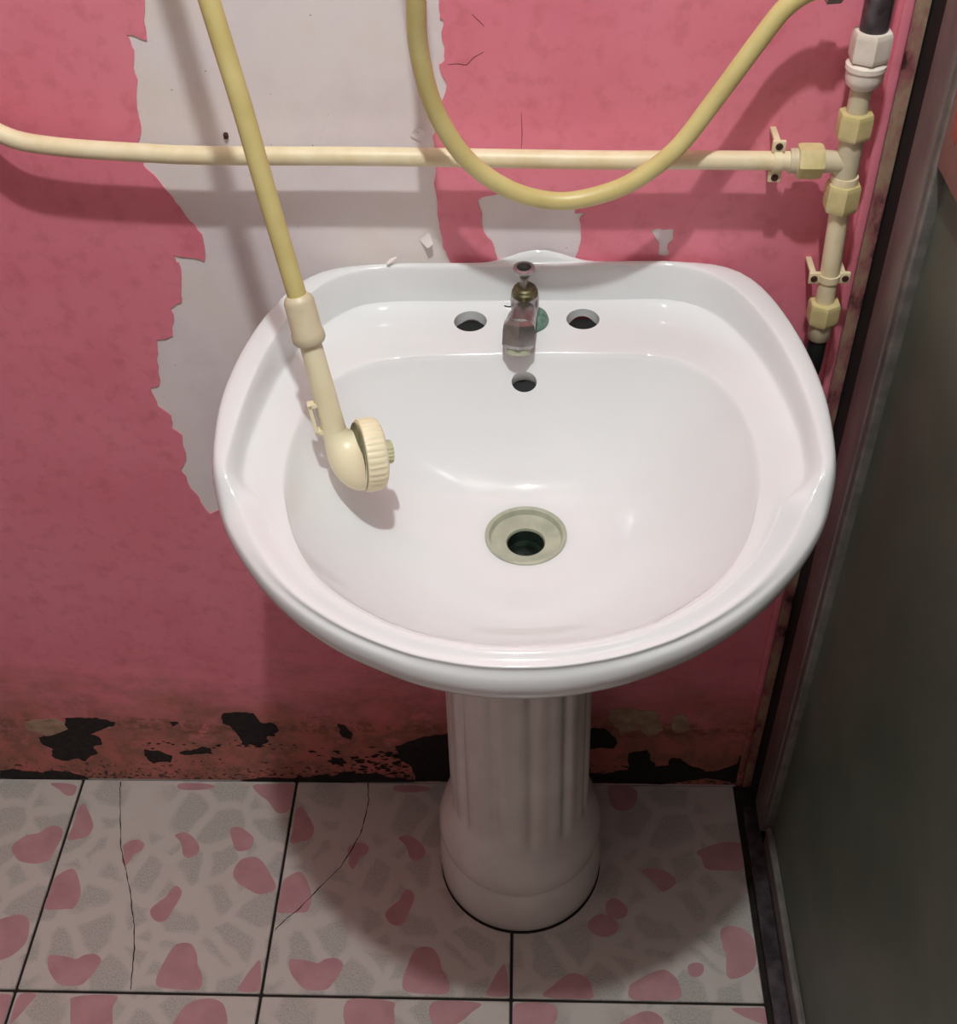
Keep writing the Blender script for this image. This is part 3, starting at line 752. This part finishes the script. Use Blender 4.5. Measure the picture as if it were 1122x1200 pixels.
v, f = box(0.3315, 0.338, -0.87, -0.09, 1.06, 2.03)
mesh_obj('upper_panel', v, f, PANEL, door)
v, f = bevel_box(0.320, 0.345, -0.90, -0.86, 0.0, 2.05, 0.0015)
mesh_obj('stile', v, f, ALU, door, smooth=True)
v, f = bevel_box(0.320, 0.345, -0.86, -0.0945, 2.0, 2.05, 0.0015)
mesh_obj('top_rail', v, f, ALU, door, smooth=True)

# ------------------------------------------------------------ washbasin on its pedestal
sink = thing('pedestal_sink', 'white glazed pedestal washbasin with raised rim and fluted column', 'sink', (0.010, -0.115, 0.0))
CX, CY = 0.016, -0.245
N = 144
DX, DY, DZ = 0.019, -0.207, 0.684
TH = [-math.pi + 2 * math.pi * i / N for i in range(N)]


def ring_at(i, r, z):
    return Vector((CX + r * math.cos(TH[i]), CY + r * math.sin(TH[i]), z))


rows = []
for i in range(N):
    ro, zo = RING_OUTER[i]
    rc, zc = RING_CREST[i]
    rf, zf = RING_FOOT[i]
    re, ze = RING_EDGE[i]
    re = min(re, ro - 0.024)
    yo = CY + ro * math.sin(TH[i])
    wf = max(0.0, min(1.0, (-0.248 - yo) / 0.036))
    wf = wf * wf * (3 - 2 * wf)
    rc = min(rc, ro - 0.0095)
    rf = min(rf, rc - 0.0075)
    zc = max(zc, 0.8055) if wf < 1 else zc
    rc = rc * (1 - wf) + (re + (ro - re) * 0.68) * wf
    rf = rf * (1 - wf) + (re + (ro - re) * 0.40) * wf
    zf = zf * (1 - wf) + 0.7868 * wf
    zc = zc * (1 - wf) + 0.7838 * wf
    # the back carries a low hump against the wall behind the tap
    cth, sth = math.cos(TH[i]), math.sin(TH[i])
    back = 0.0
    if sth > 0:
        xx = CX + ro * cth
        back = math.exp(-((xx - 0.030) / 0.034) ** 2) * 0.0145
    E = ring_at(i, re, ze)
    D = Vector((DX, DY, DZ))
    dirr = Vector((E.x - DX, E.y - DY, 0))
    L = dirr.length
    dn = dirr.normalized()
    col = []
    rt = 0.0345
    col.append((D + dn * rt + Vector((0, 0, -0.03)), 1))
    col.append((D + dn * rt + Vector((0, 0, 0.0)), 1))
    depth = ze - 0.004 - DZ
    s0 = (rt + 0.006) / L

    BP = 2.35 - 0.75 * max(0.0, math.sin(TH[i])) ** 1.0

    def bowl(s):
        return D + dirr * s + Vector((0, 0, 0.0008 + depth * max(0.0, (s - s0) / (1 - s0)) ** BP))
    col.append((D + dn * (rt + 0.003) + Vector((0, 0, 0.0006)), 1))
    for s in (0.0, 0.2, 0.4, 0.58, 0.72, 0.83, 0.91, 0.965):
        col.append((bowl(s0 + (1 - s0) * s), 0))
    col.append((ring_at(i, re + min(0.0015, 0.05 * (ro - re)), ze - 0.0008), 0))
    col.append((ring_at(i, re + 0.007 * (1 - wf) + 0.0032 * wf, ze + 0.0012), 0))
    lift = max(0.0, zc - zf)
    mid = re + (rf - re) * (0.5 + 0.12 * wf)
    col.append((ring_at(i, mid, ze * 0.5 + zf * 0.5 + 0.0015 - 0.0012 * min(1, lift / 0.01)), 0))
    col.append((ring_at(i, rf - 0.004 + 0.0022 * wf, zf - 0.0002), 0))
    col.append((ring_at(i, rf + 0.002 * min(1, lift / .01), zf + lift * 0.14), 0))
    col.append((ring_at(i, rc - 0.0015, zc - 0.0045 * min(1, lift / 0.015)), 0))
    col.append((ring_at(i, rc + 0.003, zc - 0.0002), 0))
    zo2 = min(zo, zc - 0.010) * (1 - wf) + min(zo, 0.771) * wf
    bl = back
    col.append((ring_at(i, ro - 0.0042, zc - 0.0018 - 0.0022 * wf + bl * 0.55), 0))
    col.append((ring_at(i, ro - 0.0006, zo2 + 0.004 + 0.0005 * wf + bl), 0))
    col.append((ring_at(i, ro, zo2 - 0.006), 0))
    col.append((ring_at(i, ro - 0.006, zo2 - 0.020), 0))
    col.append((ring_at(i, ro - 0.024, zo2 - 0.030), 0))
    # underside of the bowl
    for s, dz in ((0.98, -0.040), (0.86, -0.028), (0.70, -0.020), (0.50, -0.016), (0.30, -0.016)):
        b = bowl(max(s, s0 + 0.02))
        col.append((b + dn * 0.012 + Vector((0, 0, dz if dz > -.03 else dz)), 0))
    col.append((D + dn * (rt + 0.02) + Vector((0, 0, -0.03)), 1))
    rows.append(col)

M = len(rows[0])
prof = []
for i in range(N):
    col = rows[i]
    out = []
    for j in range(M):
        p0 = col[j - 1][0] if j > 0 else col[j][0]
        p1 = col[j][0]
        p2 = col[j + 1][0] if j + 1 < M else col[j][0]
        p3 = col[j + 2][0] if j + 2 < M else p2
        out.append(p1)
        if j + 1 < M and not col[j][1] and not col[j + 1][1]:
            for t in (0.25, 0.5, 0.75):
                out.append(0.5 * ((2 * p1) + (p2 - p0) * t + (2 * p0 - 5 * p1 + 4 * p2 - p3) * t * t + (3 * p1 - p0 - 3 * p2 + p3) * t ** 3))
    prof.append(out)
M2 = len(prof[0])
sv = [prof[i][j] for i in range(N) for j in range(M2)]
sv = [Vector((p.x, min(p.y, -0.0016), p.z)) for p in sv]
sf = []
for i in range(N):
    k = (i + 1) % N
    for j in range(M2):
        l = (j + 1) % M2
        sf.append((i * M2 + j, i * M2 + l, k * M2 + l, k * M2 + j))
basin = mesh_obj('basin', sv, sf, PORCELAIN, sink, smooth=True, sharp=50)


def cutter(org, axis, r, h0, h1, flat=1.0):
    v, f = lathe([(r, h0), (r, h1)], org, axis, 48, lambda t, h: 1 / math.hypot(math.cos(t) / flat, math.sin(t)))
    o = mesh_obj('hole_cutter', v, f, PORCELAIN)
    return o


cuts = [cutter((-0.0300, -0.0445, 0.79), (0, 0, 1), 0.0145, -0.09, 0.03),
        cutter((0.0690, -0.0425, 0.79), (0, 0, 1), 0.0145, -0.09, 0.03),
        cutter((0.0175, -0.1005, 0.766), (0, -0.42, 0.91), 0.0108, -0.03, 0.03, 0.66)]
for c in cuts:
    md = basin.modifiers.new('cut', 'BOOLEAN')
    md.operation = 'DIFFERENCE'
    md.solver = 'EXACT'
    md.object = c
bpy.context.view_layer.update()
dg = bpy.context.evaluated_depsgraph_get()
nm = bpy.data.meshes.new_from_object(basin.evaluated_get(dg))
basin.modifiers.clear()
basin.data = nm
nm.polygons.foreach_set('use_smooth', [True] * len(nm.polygons))
nm.set_sharp_from_angle(angle=math.radians(50))
for c in cuts:
    me_ = c.data
    bpy.data.objects.remove(c)
    bpy.data.meshes.remove(me_)
# black discs set inside the basin holes, standing in for the shade within
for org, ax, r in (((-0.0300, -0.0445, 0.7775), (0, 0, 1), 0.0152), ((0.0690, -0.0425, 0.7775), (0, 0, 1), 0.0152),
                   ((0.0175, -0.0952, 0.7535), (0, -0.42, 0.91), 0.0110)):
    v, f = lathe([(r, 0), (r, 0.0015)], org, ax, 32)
    mesh_obj('hole_shade_disc', v, f, BLACK, basin, label='black disc standing in for the shade inside a basin hole')

# pedestal column


def flute(t, h):
    if h < 0.155:
        return 1.0
    amt = min(1.0, (h - 0.155) / 0.02)
    # front of the column is where t points to -y
    a = math.degrees(t)
    best = 0.0
    for c in range(12):
        d = (a - (c * 30 + 10) + 180) % 360 - 180
        best = max(best, math.exp(-(d / 4.2) ** 2))
    return 1.0 - 0.055 * amt * best + 0.02 * amt * abs(math.cos(math.radians((a - 10) * 6 / 1)))


pp = [(0.096, 0.0), (0.1000, 0.001), (0.1018, 0.006), (0.1026, 0.024), (0.1022, 0.044), (0.1005, 0.060), (0.0982, 0.070), (0.0962, 0.076), (0.0955, 0.079),
      (0.0962, 0.082), (0.0985, 0.088), (0.1000, 0.098), (0.0995, 0.112), (0.0960, 0.128), (0.0905, 0.142), (0.0860, 0.152), (0.0835, 0.158), (0.0824, 0.164), (0.0818, 0.172),
      (0.0815, 0.185), (0.0812, 0.22), (0.080, 0.30), (0.0785, 0.40), (0.0775, 0.48), (0.078, 0.56), (0.080, 0.64)]
v, f = lathe(pp, (0.010, -0.115, 0.0), (0, 0, 1), 180, flute)
mesh_obj('pedestal', v, f, PEDESTAL, sink, smooth=True, sharp=60, label='dusty white column with shallow flutes')
v, f = ring_lathe([(0.098, 0.0), (0.1030, 0.0), (0.1024, 0.0012), (0.098, 0.0012)], (0.010, -0.115, 0.0), (0, 0, 1), 64)
mesh_obj('grime_ring', v, f, GROUT, sink, smooth=True, label='dark line of grime round the foot')

# drain
drain_o = (DX, DY, DZ)
v, f = ring_lathe([(0.0335, 0.0022), (0.0345, 0.0018), (0.0345, -0.004), (0.029, -0.006), (0.0185, -0.0085), (0.0170, -0.010), (0.0165, -0.030),
                   (0.0158, -0.030), (0.0158, -0.0095), (0.0165, -0.0072), (0.0270, -0.0045), (0.0295, -0.0035), (0.0310, 0.0012)],
                  drain_o, (0, 0, 1), 48)
dr = mesh_obj('drain', v, f, DRAIN, sink, smooth=True, label='discoloured plastic waste outlet')
v, f = lathe([(0.0157, -0.030), (0.0157, -0.0095), (0.0149, -0.0088), (0.0145, -0.020), (0.003, -0.0205)], drain_o, (0, 0, 1), 40)
mesh_obj('drain_throat', v, f, DRAIN_DARK, dr, label='wet throat of the waste hole, its shade put into the dark colour')  # dark sleeve added so the waste hole reads as shaded

# ------------------------------------------------------------ tap
tap = thing('basin_tap', 'small tarnished chrome pillar tap without its handle, green at the base', 'tap', (0.0185, -0.046, 0.789))
hexf = lambda t, h: 1.0 / max(0.866, math.cos(((t % (math.pi / 3)) - math.pi / 6)))
v, f = lathe([(0.0180, 0.0), (0.0186, 0.002), (0.0172, 0.006), (0.0135, 0.009)], (0.0205, -0.045, 0.7885), (0, 0, 1), 36)
mesh_obj('base_flange', v, f, VERDIGRIS, tap, smooth=True, label='green corroded flange')
v, f = lathe([(0.0115, 0.0), (0.0118, 0.006), (0.0122, 0.014), (0.0125, 0.020), (0.0118, 0.025)], (0.018, -0.0475, 0.794), (0, 0, 1), 36)
mesh_obj('body', v, f, CHROME, tap, smooth=True)
v, f = lathe([(0.0112, 0.0), (0.0116, 0.002), (0.0112, 0.005), (0.0098, 0.0065), (0.0098, 0.008), (0.0082, 0.0095)], (0.018, -0.0480, 0.8175), (0, 0, 1), 36)
bn = mesh_obj('bonnet', v, f, BRASS, tap, smooth=True, label='greenish brass bonnet')
v, f = join(lathe([(0.0040, 0.0), (0.0038, 0.010), (0.0055, 0.013), (0.0085, 0.0165), (0.0094, 0.0185), (0.0090, 0.0205), (0.0062, 0.0210), (0.0058, 0.0195), (0.0050, 0.0150), (0.001, 0.0148)],
                  (0.0175, -0.0490, 0.8265), (0, -0.06, 1), 32))
mesh_obj('spindle', v, f, CHROME, tap, smooth=True, label='bare spindle with a hollow round top')
v, f = lathe([(0.0052, 0.0), (0.0052, 0.0008)], (0.0175, -0.0499, 0.8418), (0, -0.06, 1), 24)
mesh_obj('spindle_shade_disc', v, f, BLACK, tap)  # black disc put in for the shade inside the spindle top
v, f = sweep([(0.0180, -0.050, 0.803), (0.0172, -0.062, 0.8075), (0.0155, -0.074, 0.8095), (0.0145, -0.084, 0.808)], [0.0105, 0.0115, 0.0122, 0.0126], 24)
sp = mesh_obj('spout', v, f, CHROME, tap, smooth=True)
v, f = lathe([(0.0090, -0.003), (0.0125, 0.000), (0.0134, 0.004), (0.0134, 0.017), (0.0118, 0.020)], (0.0135, -0.087, 0.8160), (-0.06, -0.38, -0.92), 36, hexf)
mesh_obj('nozzle', v, f, CHROME, tap, smooth=True, sharp=28, label='faceted nozzle')
v, f = ring_lathe([(0.0106, 0.0185), (0.0108, 0.0255), (0.0094, 0.0260), (0.0090, 0.0185)], (0.0135, -0.087, 0.8160), (-0.06, -0.38, -0.92), 24)
mesh_obj('aerator', v, f, DRAIN, tap, smooth=True, label='scaled pale nozzle rim')
v, f = sweep([(0.008, -0.045, 0.805), (0.004, -0.048, 0.806), (0.0005, -0.050, 0.8085)], 0.0006, 8)
mesh_obj('wire_end', v, f, BLACK, tap, label='short black wire end')

# ------------------------------------------------------------ water pipe on the wall
PY = -0.032
pipe = thing('water_pipe', 'cream plastic water pipe running along the wall to a tee and a vertical branch', 'pipe', (0.274, PY, 0.75))
hp = catmull([(-0.455, -0.004, 1.010), (-0.435, -0.020, 0.985), (-0.400, -0.031, 0.962), (-0.36, -0.033, 0.9525), (-0.29, -0.033, 0.946), (-0.233, -0.0325, 0.9425),
              (-0.10, PY, 0.9395), (0.076, PY, 0.934), (0.15, PY, 0.933), (0.236, PY, 0.931)], 8)
v, f = sweep(hp, 0.0075, 20)
mesh_obj('pipe', v, f, PIPE, pipe, smooth=True)


def nut(name, org, axis, r, h, mat, rot=0.0, label=None):
    v, f = lathe([(r * 0.80, 0.0), (r * 0.93, h * 0.02), (r * 0.99, h * 0.12), (r, h * 0.2), (r, h * 0.8), (r * 0.99, h * 0.88), (r * 0.93, h * 0.98), (r * 0.72, h)], org, axis, 48,
                 lambda t, hh: hexf(t, hh) * 0.95, rot=rot)
    return mesh_obj(name, v, f, mat, pipe, smooth=True, sharp=30, label=label)


# horizontal compression nut and tee
nut('compression_nut', (0.2345, PY, 0.931), (1, 0, -0.02), 0.0128, 0.0205, NUT, 0.25)
v, f = lathe([(0.0098, -0.004), (0.0098, 0.004)], (0.2325, PY, 0.931), (1, 0, 0), 24)
mesh_obj('washer', v, f, COLLAR, pipe, smooth=True)
v, f = join(sweep([(0.250, PY, 0.9305), (0.262, PY, 0.930), (0.2735, PY, 0.929)], [0.0092, 0.0088, 0.0085], 24),
            sweep([(0.2745, PY, 0.958), (0.2745, PY, 0.93), (0.2750, PY, 0.905)], [0.0088, 0.0098, 0.0088], 24))
mesh_obj('tee_fitting', v, f, COLLAR, pipe, smooth=True)
nut('compression_nut', (0.2742, PY, 0.9505), (0, 0, 1), 0.0132, 0.0210, NUT, 0.5)
v, f = sweep([(0.2742, PY, 0.965), (0.2742, PY, 1.0)], 0.0082, 24)
mesh_obj('pipe', v, f, COLLAR, pipe, smooth=True)
v, f = lathe([(0.0088, 0.0), (0.0125, 0.003), (0.0140, 0.008), (0.0140, 0.0135), (0.0152, 0.0150), (0.0152, 0.0185), (0.0120, 0.0200)], (0.2742, PY, 0.9905), (0, 0, 1), 40)
mesh_obj('union_collar', v, f, WHITE_NUT, pipe, smooth=True, label='white union collar')
nut('union_nut', (0.2744, PY, 1.0115), (0, 0, 1), 0.0142, 0.0225, WHITE_NUT, 0.15, 'white union nut')
v, f = sweep(catmull([(0.2744, PY, 1.030), (0.2744, PY, 1.045), (0.2735, PY - 0.002, 1.062), (0.270, PY - 0.006, 1.082), (0.270, PY - 0.006, 1.14)], 6), 0.0105, 24)
mesh_obj('metal_elbow', v, f, DARK_METAL, pipe, smooth=True, label='dark plated metal neck')
nut('compression_nut', (0.2755, PY, 0.888), (0, 0, 1), 0.0134, 0.0240, NUT, 0.4)
v, f = ring_lathe([(0.0086, 0.0), (0.0104, 0.0), (0.0110, 0.004), (0.0104, 0.008), (0.0086, 0.008)], (0.2753, PY, 0.9100), (0, 0, 1), 32)
mesh_obj('washer', v, f, PIPE, pipe, smooth=True)
v, f = sweep([(0.2756, PY, 0.900), (0.2785, PY, 0.83), (0.2795, PY, 0.775)], 0.0081, 24)
mesh_obj('pipe', v, f, PIPE, pipe, smooth=True)
nut('compression_nut', (0.2797, PY, 0.7775), (0, 0, 1), 0.0134, 0.0215, NUT, 0.55)
v, f = lathe([(0.0085, 0.0), (0.0100, 0.002), (0.0104, 0.015), (0.0098, 0.022)], (0.2800, PY, 0.7600), (0, 0, 1), 32)
mesh_obj('threaded_end', v, f, COLLAR, pipe, smooth=True)
v, f = sweep(catmull([(0.2800, PY, 0.766), (0.2802, PY, 0.74), (0.281, PY + 0.008, 0.715), (0.281, 0.0, 0.705)], 6), 0.0078, 20)
mesh_obj('dark_tail', v, f, BLACK, pipe, smooth=True, label='black lower tail going into the wall')
# metal nipple and outlet above, where the hose starts
v, f = lathe([(0.0062, 0.0), (0.0085, 0.002), (0.0090, 0.012), (0.0062, 0.014)], (0.246, -0.040, 1.0665), (-1, 0.0, 0.0), 24, hexf)
mesh_obj('outlet_nut', v, f, CHROME, pipe, smooth=True, sharp=30, label='chrome outlet nut')
v, f = sweep([(0.272, -0.038, 1.0690), (0.245, -0.040, 1.0665)], 0.0062, 20)
mesh_obj('outlet_arm', v, f, DARK_METAL, pipe, smooth=True)

# clips
def clip(name, cx, cz, vertical, label):
    t = thing(name, label, 'pipe clip', (cx, 0.0 - PT, cz), 'cream pipe clips')
    w, r = 0.0065, 0.0092
    parts = []
    # saddle: half ring
    vv, ff = [], []
    n = 14
    for k in range(n + 1):
        a = math.pi * k / n
        for rr in (0.0078, r):
            for s in (-w / 2, w / 2):
                across, out = math.cos(a) * rr, math.sin(a) * rr
                if vertical:
                    vv.append((cx + across, PY - out, cz + s))
                else:
                    vv.append((cx + s, PY - out, cz + across))
    for k in range(n):
        b, c = k * 4, (k + 1) * 4
        ff += [(b, b + 1, c + 1, c), (b + 2, c + 2, c + 3, b + 3), (b, c, c + 2, b + 2), (b + 1, b + 3, c + 3, c + 1)]
    ff += [(0, 2, 3, 1), (n * 4, n * 4 + 1, n * 4 + 3, n * 4 + 2)]
    mesh_obj('saddle', vv, ff, PIPE, t, smooth=True, sharp=40)
    for s in (-1, 1):
        a0, a1 = sorted((s * 0.0078, s * 0.0175))
        if vertical:
            v1, f1 = bevel_box(cx + a0, cx + a1, PY - 0.003, PY + 0.001, cz - w / 2 - .002, cz + w / 2 + .002, 0.001)
            v2, f2 = bevel_box(cx + s * 0.0125 - .0025, cx + s * 0.0125 + .0025, PY + 0.0005, -PT - 0.0002, cz - .0016, cz + .0016, 0.0005)
            so = (cx + s * 0.0132, PY - 0.0028, cz)
        else:
            v1, f1 = bevel_box(cx - w / 2 - .002, cx + w / 2 + .002, PY - 0.003, PY + 0.001, cz + a0, cz + a1, 0.001)
            v2, f2 = bevel_box(cx - .0025, cx + .0025, PY + 0.0005, -PT - 0.0002, cz + s * 0.0125 - .0016, cz + s * 0.0125 + .0016, 0.0005)
            so = (cx, PY - 0.0028, cz + s * 0.0132)
        e = mesh_obj('ear', *join((v1, f1), (v2, f2)), PIPE, t, smooth=True, sharp=40)
        vs2, fs2 = lathe([(0.0030, 0.0), (0.0030, 0.0006), (0.0022, 0.0012)], so, (0, -1, 0), 16)
        mesh_obj('screw', vs2, fs2, SCREW, e, smooth=True, label='dark rusty screw')
    return t


clip('pipe_clip', 0.2185, 0.9315, False, 'cream clip with rusty screws holding the horizontal pipe')
clip('pipe_clip', 0.2787, 0.8235, True, 'cream clip with rusty screws holding the vertical pipe')

# ------------------------------------------------------------ hand shower and hose
hs = thing('hand_shower', 'cream plastic hand shower on a yellow hose, hanging into the basin', 'hand shower', (-0.13, -0.20, 0.79))
top = Vector((-0.1465, -0.1860, 0.9080))
low = Vector((-0.1285, -0.2100, 0.7960))
hose_pts = [(0.236, -0.040, 1.0665), (0.222, -0.0405, 1.0655), (0.205, -0.042, 1.054), (0.188, -0.0445, 1.030), (0.162, -0.048, 0.990), (0.135, -0.0535, 0.953),
            (0.103, -0.057, 0.928), (0.070, -0.058, 0.9155), (0.040, -0.059, 0.9135), (0.006, -0.061, 0.925), (-0.026, -0.064, 0.952), (-0.048, -0.067, 0.993),
            (-0.057, -0.072, 1.040), (-0.056, -0.080, 1.085), (-0.055, -0.088, 1.16), (-0.065, -0.098, 1.34), (-0.100, -0.104, 1.50), (-0.150, -0.104, 1.56),
            (-0.205, -0.100, 1.50), (-0.222, -0.104, 1.36), (-0.204, -0.120, 1.22), (-0.1815, -0.1455, 1.10), (-0.170, -0.158, 1.04), (-0.1615, -0.1685, 0.99), (-0.1535, -0.1775, 0.945), tuple(top + (low - top) * 0.05)]
v, f = sweep(catmull(hose_pts, 10), 0.0072, 20)
mesh_obj('hose', v, f, HOSE, hs, smooth=True, label='yellow shower hose')
d = (low - top).normalized()
Ld = (low - top).length
v, f = lathe([(0.0080, -0.002), (0.0100, 0.000), (0.0113, 0.003), (0.0116, 0.026), (0.0124, 0.0275), (0.0126, 0.033), (0.0112, 0.0355), (0.0092, 0.036)], top, d, 40)
mesh_obj('collar', v, f, COLLAR, hs, smooth=True, label='beige screw collar')
hn = Vector((0.93, 0.33, -0.10)).normalized()   # the way the rose faces
hc = Vector((-0.1085, -0.2200, 0.7850))       # centre of the seam
path, rad = [], []
for k in range(9):
    t = k / 8
    path.append(top + d * (0.030 + (Ld - 0.030) * t))
    rad.append(0.0083 + 0.0014 * t)
v, f = sweep(path, rad, 28)
handle = mesh_obj('handle', v, f, HANDSET, hs, smooth=True)
# bulbous back of the rose: grows out of the handle and ends in the seam
e0 = hc - hn * 0.002
dome_pts, dome_r = [], []
p_start = low - d * 0.006
p_ctrl = low + d * 0.0205 + hn * 0.0035
for k in range(19):
    t = k / 18
    p = p_start * (1 - t) ** 2 + p_ctrl * 2 * t * (1 - t) + e0 * t ** 2
    dome_pts.append(p)
    dome_r.append(0.0097 + (0.0272 - 0.0097) * (math.sin(min(1.0, t * 1.04) * math.pi / 2) ** 1.55))
uh, wh, ah = frame(hn)


def dome_mesh():
    segs = 40
    v, f = [], []
    n = len(dome_pts)
    t0 = d.copy()
    prev = t0
    u = (wh - t0 * wh.dot(t0)).normalized()
    for i in range(n):
        q = i / (n - 1)
        tt = (d * (1 - q) + hn * q * 1.3).normalized() if q < 0.999 else hn.copy()
        rot = prev.rotation_difference(tt)
        u = rot @ u
        u = (u - tt * u.dot(tt)).normalized()
        w = tt.cross(u)
        prev = tt
        for k in range(segs):
            a = 2 * math.pi * k / segs
            v.append(dome_pts[i] + (u * math.cos(a) + w * math.sin(a)) * dome_r[i])
    for i in range(n - 1):
        for k in range(segs):
            l = (k + 1) % segs
            f.append((i * segs + k, i * segs + l, (i + 1) * segs + l, (i + 1) * segs + k))
    f.append(tuple(range(segs - 1, -1, -1)))
    f.append(tuple((n - 1) * segs + k for k in range(segs)))
    return v, f


v, f = dome_mesh()
mesh_obj('rose_back', v, f, HANDSET, hs, smooth=True, sharp=60, label='rounded cream back of the shower head')
v, f = lathe([(0.0262, -0.003), (0.0266, 0.0015)], hc, hn, 40)
mesh_obj('seam', v, f, simple('seam_grime', lin(70, 72, 44), lin(112, 110, 74), 0.6, 90), hs, smooth=True, label='dirty olive seam')
ribf = lambda t, h: 1.0 + (0.014 * (1 if math.sin(t * 36) > 0 else -1) if 0.002 < h < 0.013 else 0.0)
v, f = lathe([(0.0268, -0.0012), (0.0284, -0.0006), (0.0288, 0.003), (0.0284, 0.0115), (0.0272, 0.0145), (0.0235, 0.0165), (0.020, 0.0170)], hc, hn, 216, ribf)
mesh_obj('rose_rim', v, f, HANDSET, hs, smooth=True, sharp=40, label='ribbed cream ring of the shower head')
v, f = lathe([(0.0090, 0.0165), (0.0092, 0.0175), (0.0090, 0.0235), (0.0080, 0.0245)], hc + uh * 0.0 , hn, 72, lambda t, h: 1.0 + 0.05 * math.sin(t * 18))
mesh_obj('spray_dial', v, f, GREENISH, hs, smooth=True, sharp=40, label='small ribbed greenish dial')
# hook tab on the back of the handle
hb = top + d * 0.0965
side = Vector((-0.93, -0.2, 0.1))
side = (side - d * side.dot(d)).normalized()
fr = side.cross(d).normalized()


def tab(o, a, b, c, la, lb, lc):
    vv = []
    for sz in (-1, 1):
        for sy in (-1, 1):
            for sx in (-1, 1):
                vv.append(o + a * (la * sx) + b * (lb * sy) + c * (lc * sz))
    return vv, [(0, 2, 3, 1), (4, 5, 7, 6), (0, 1, 5, 4), (2, 6, 7, 3), (0, 4, 6, 2), (1, 3, 7, 5)]


hk = hb + side * 0.0098
v, f = join(tab(hk + side * 0.0035, side, d, fr, 0.0014, 0.0125, 0.0050), tab(hk + d * 0.0115, side, d, fr, 0.005, 0.0013, 0.0050), tab(hk - d * 0.0115 , side, d, fr, 0.005, 0.0013, 0.0050))
hk_o = mesh_obj('hook', v, f, HANDSET, hs, label='small hanging hook')

# flake of plaster lying on the rim
v, f = sweep([(-0.1035, -0.012, 0.8275), (-0.0995, -0.0085, 0.8290), (-0.0955, -0.005, 0.8300)], [0.0012, 0.0022, 0.0010], 7)
fl = mesh_obj('plaster_flake', v, f, PLASTER)
tag(fl, 'small white plaster flake lying on the back rim of the basin', 'flake')
